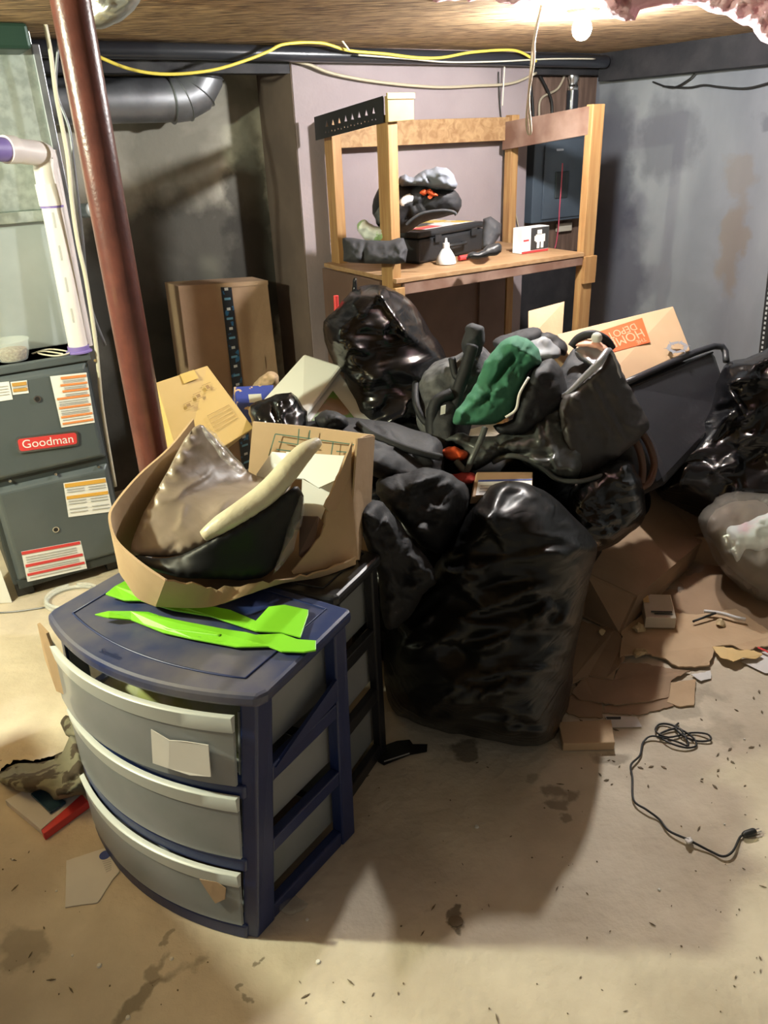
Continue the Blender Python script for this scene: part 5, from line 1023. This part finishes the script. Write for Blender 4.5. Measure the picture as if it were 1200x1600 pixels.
# cord
t = thing('power_cord', W(1060, 1160, z=0), 'thin black power cord coiled and trailing across the floor', 'cord')
cp = [(1060, 1130), (1055, 1137), (1068, 1150), (1090, 1158), (1110, 1156), (1105, 1147), (1080, 1145), (1045, 1152), (1025, 1143), (1030, 1132), (1050, 1133), (1080, 1150), (1088, 1165), (1070, 1168), (1045, 1160), (1030, 1148), (1058, 1138), (1070, 1150), (1075, 1165), (1055, 1158), (1020, 1150), (1005, 1160), (1000, 1180), (986, 1195), (988, 1215), (990, 1250), (1010, 1265), (1030, 1280), (1045, 1298), (1075, 1312), (1110, 1330), (1130, 1338), (1145, 1330), (1155, 1310), (1160, 1305)]
obj('cable', B().tube([W(x, y, z=.005 + .003 * (i % 3)) for i, (x, y) in enumerate(cp)], .0028, 6, 5), mblkc, t, smooth='all')
pc = W(1160, 1305, z=.009); pd = (W(1180, 1299, z=.009) - pc)
obj('plug', B().tube([pc, pc + pd * .25, pc + pd * .85, pc + pd], [.004, .008, .009, .007], 10, 3), mblkc, t, smooth='all')
for k in (-1, 1):
    q = pc + pd + V((0, 0, .0)) + V((-pd.y, pd.x, 0)).normalized() * .004 * k; obj('prong', B().tube([q, q + pd.normalized() * .014], .0014, 6, 0), mchrome, t)
obj('wire_tie', blob([(1070, 1310, 'f'), (1078, 1307, 1.27), (1085, 1314, 'f'), (1076, 1319, 'f')], .004, .004, .002, 40, step=2), mpaper, t, smooth='all')
# left floor
o = sheetpx('torn_envelope', [(104, 1345), (177, 1321), (179, 1350), (187, 1362), (178, 1372), (168, 1387), (160, 1400), (152, 1411), (125, 1414), (102, 1418)], .002, .001, mpaper, 'torn white envelope with a round blue seal on the floor before the navy cart', 'envelope')
obj('blue_seal', B().lathe(W(164, 1336, z=.0034), [(.013, 0), (.013, .0004)], 20), mbluep, o)
b = B()
for k in range(6): b.prism([W(x, y, z=.0034) for x, y in [(160 + k * 1.2, 1346 + k * 3.2), (174, 1342 + k * 3.2), (174, 1343 + k * 3.2), (160 + k * 1.2, 1347 + k * 3.2)]], (0, 0, .0003))
obj('printed_lines', b, mgreyp, o)
t = thing('red_book', W(70, 1260, z=0), 'white booklet with a red spine on the floor left of the navy cart', 'book')
P = [W(x, y, z=.022) for x, y in [(8, 1250), (95, 1205), (128, 1242), (64, 1296)]]; P2 = [V((p.x, p.y, .002)) for p in P]
obj('pages', B().hexa(P2, P), mpaper, t, bevel=.001)
P = [W(x, y, z=.0235) for x, y in [(64, 1297), (128, 1240), (138, 1252), (68, 1303)]]; P2 = [V((p.x, p.y, .001)) for p in P]
obj('spine', B().hexa(P2, P), mredp, t, bevel=.002)
P = [W(x, y, z=.032) for x, y in [(47, 1240), (68, 1228), (103, 1252), (78, 1269)]]; P2 = [V((p.x, p.y, .024)) for p in P]
obj('mobile_phone', B().hexa(P2, P), mphone, bevel=.002, label='dark blue phone lying on the white booklet', cat='phone')
t = bag('camouflage_jacket', [(-5, 1215, 'f'), (25, 1205, 1.6), (60, 1198, 1.6), (95, 1180, 1.62), (110, 1150, 1.66), (125, 1165, 1.6), (140, 1230, 1.46), (112, 1245, 1.44), (85, 1250, 1.44), (70, 1236, 1.46), (40, 1238, 1.46), (20, 1232, 1.48)], 'dark camouflage jacket heaped on the floor beside the navy cart', m=mcamo, cat='jacket', front=.05, back=.03, amp=.022, freq=14, step=4)
bag('camouflage_scrap', [(95, 1130, 'f'), (105, 1118, 1.76), (118, 1125, 1.74), (124, 1150, 1.66), (108, 1152, 'f')], 'small camouflage scrap just left of the navy cart', m=mcamo, cat='cloth', front=.02, back=.02, amp=.01, freq=20, step=3)
o = sheetpx('dark_flyer', [(590, 1190), (600, 1165), (620, 1158), (640, 1156), (645, 1163), (668, 1163), (667, 1175), (640, 1180), (600, 1196)], .004, .001, mblkmetal, 'dark glossy torn flyer on the floor behind the navy cart', 'flyer')
sheetpx('pale_print', [(600, 1189), (640, 1176), (640, 1178), (600, 1191)], .0055, .0004, mgreyp, None, None, o)
# scattered floor debris
b = B()
for k in range(170):
    x, y = random.uniform(0, 1200), random.uniform(1130, 1595)
    if 140 < x < 570 and y < 1480 or x < 900 and y < 1180: continue
    p = W(x, y, z=.001); r_ = random.choice((.0015, .002, .003, .004)); a = random.random() * 6; ln = random.choice((1, 1, 2, 4))
    d = V((cos(a), sin(a), 0)) * r_ * ln * .6; e_ = V((-sin(a), cos(a), 0)) * r_ * .5
    b.prism([p - d, p - e_, p + d, p + e_ * .8], (0, 0, .0015))
for k in range(40):
    p = W(random.uniform(890, 1200), random.uniform(1060, 1230), z=.001); r_ = random.uniform(.003, .009); a = random.random() * 6
    d = V((cos(a), sin(a), 0)) * r_; e_ = V((-sin(a), cos(a), 0)) * r_ * .4; b.prism([p - d, p - e_, p + d, p + e_], (0, 0, .0015))
o = obj('floor_debris', b, mdirt, label='dark leaf bits and grit scattered over the concrete floor', cat='debris'); o['kind'] = 'stuff'
for (x, y, r_) in ((712, 1440, .016), (1135, 1255, .0), (20, 1600, .0)):
    if r_:
        c = W(x, y, z=.002); ol = [c + V((cos(a * .7) * r_ * (1 + .35 * noise.noise(V((a, 1, 2)))), sin(a * .7) * r_ * .8 * (1 + .4 * noise.noise(V((a, 5, 2)))), 0)) for a in range(9)]
        obj('dry_leaf', B().prism(ol, (0, 0, .003)), mdirt, label='dry brown leaf on the open floor in front', cat='leaf')
b = B()
for (x, y) in ((1132, 1288), (20, 1343), (88, 1392), (113, 1493), (155, 1509), (268, 1498), (745, 1292), (1030, 1390), (497, 1503), (480, 1437), (1163, 1155), (200, 1590), (320, 1420), (66, 1213)):
    p = W(x, y, z=.001); r_ = random.uniform(.0025, .006); b.lathe(p, [(r_, 0), (r_ * .7, r_ * .6)], 7)
o = obj('pale_chips', b, mchip, label='tiny white chips sprinkled over the floor', cat='debris'); o['kind'] = 'stuff'
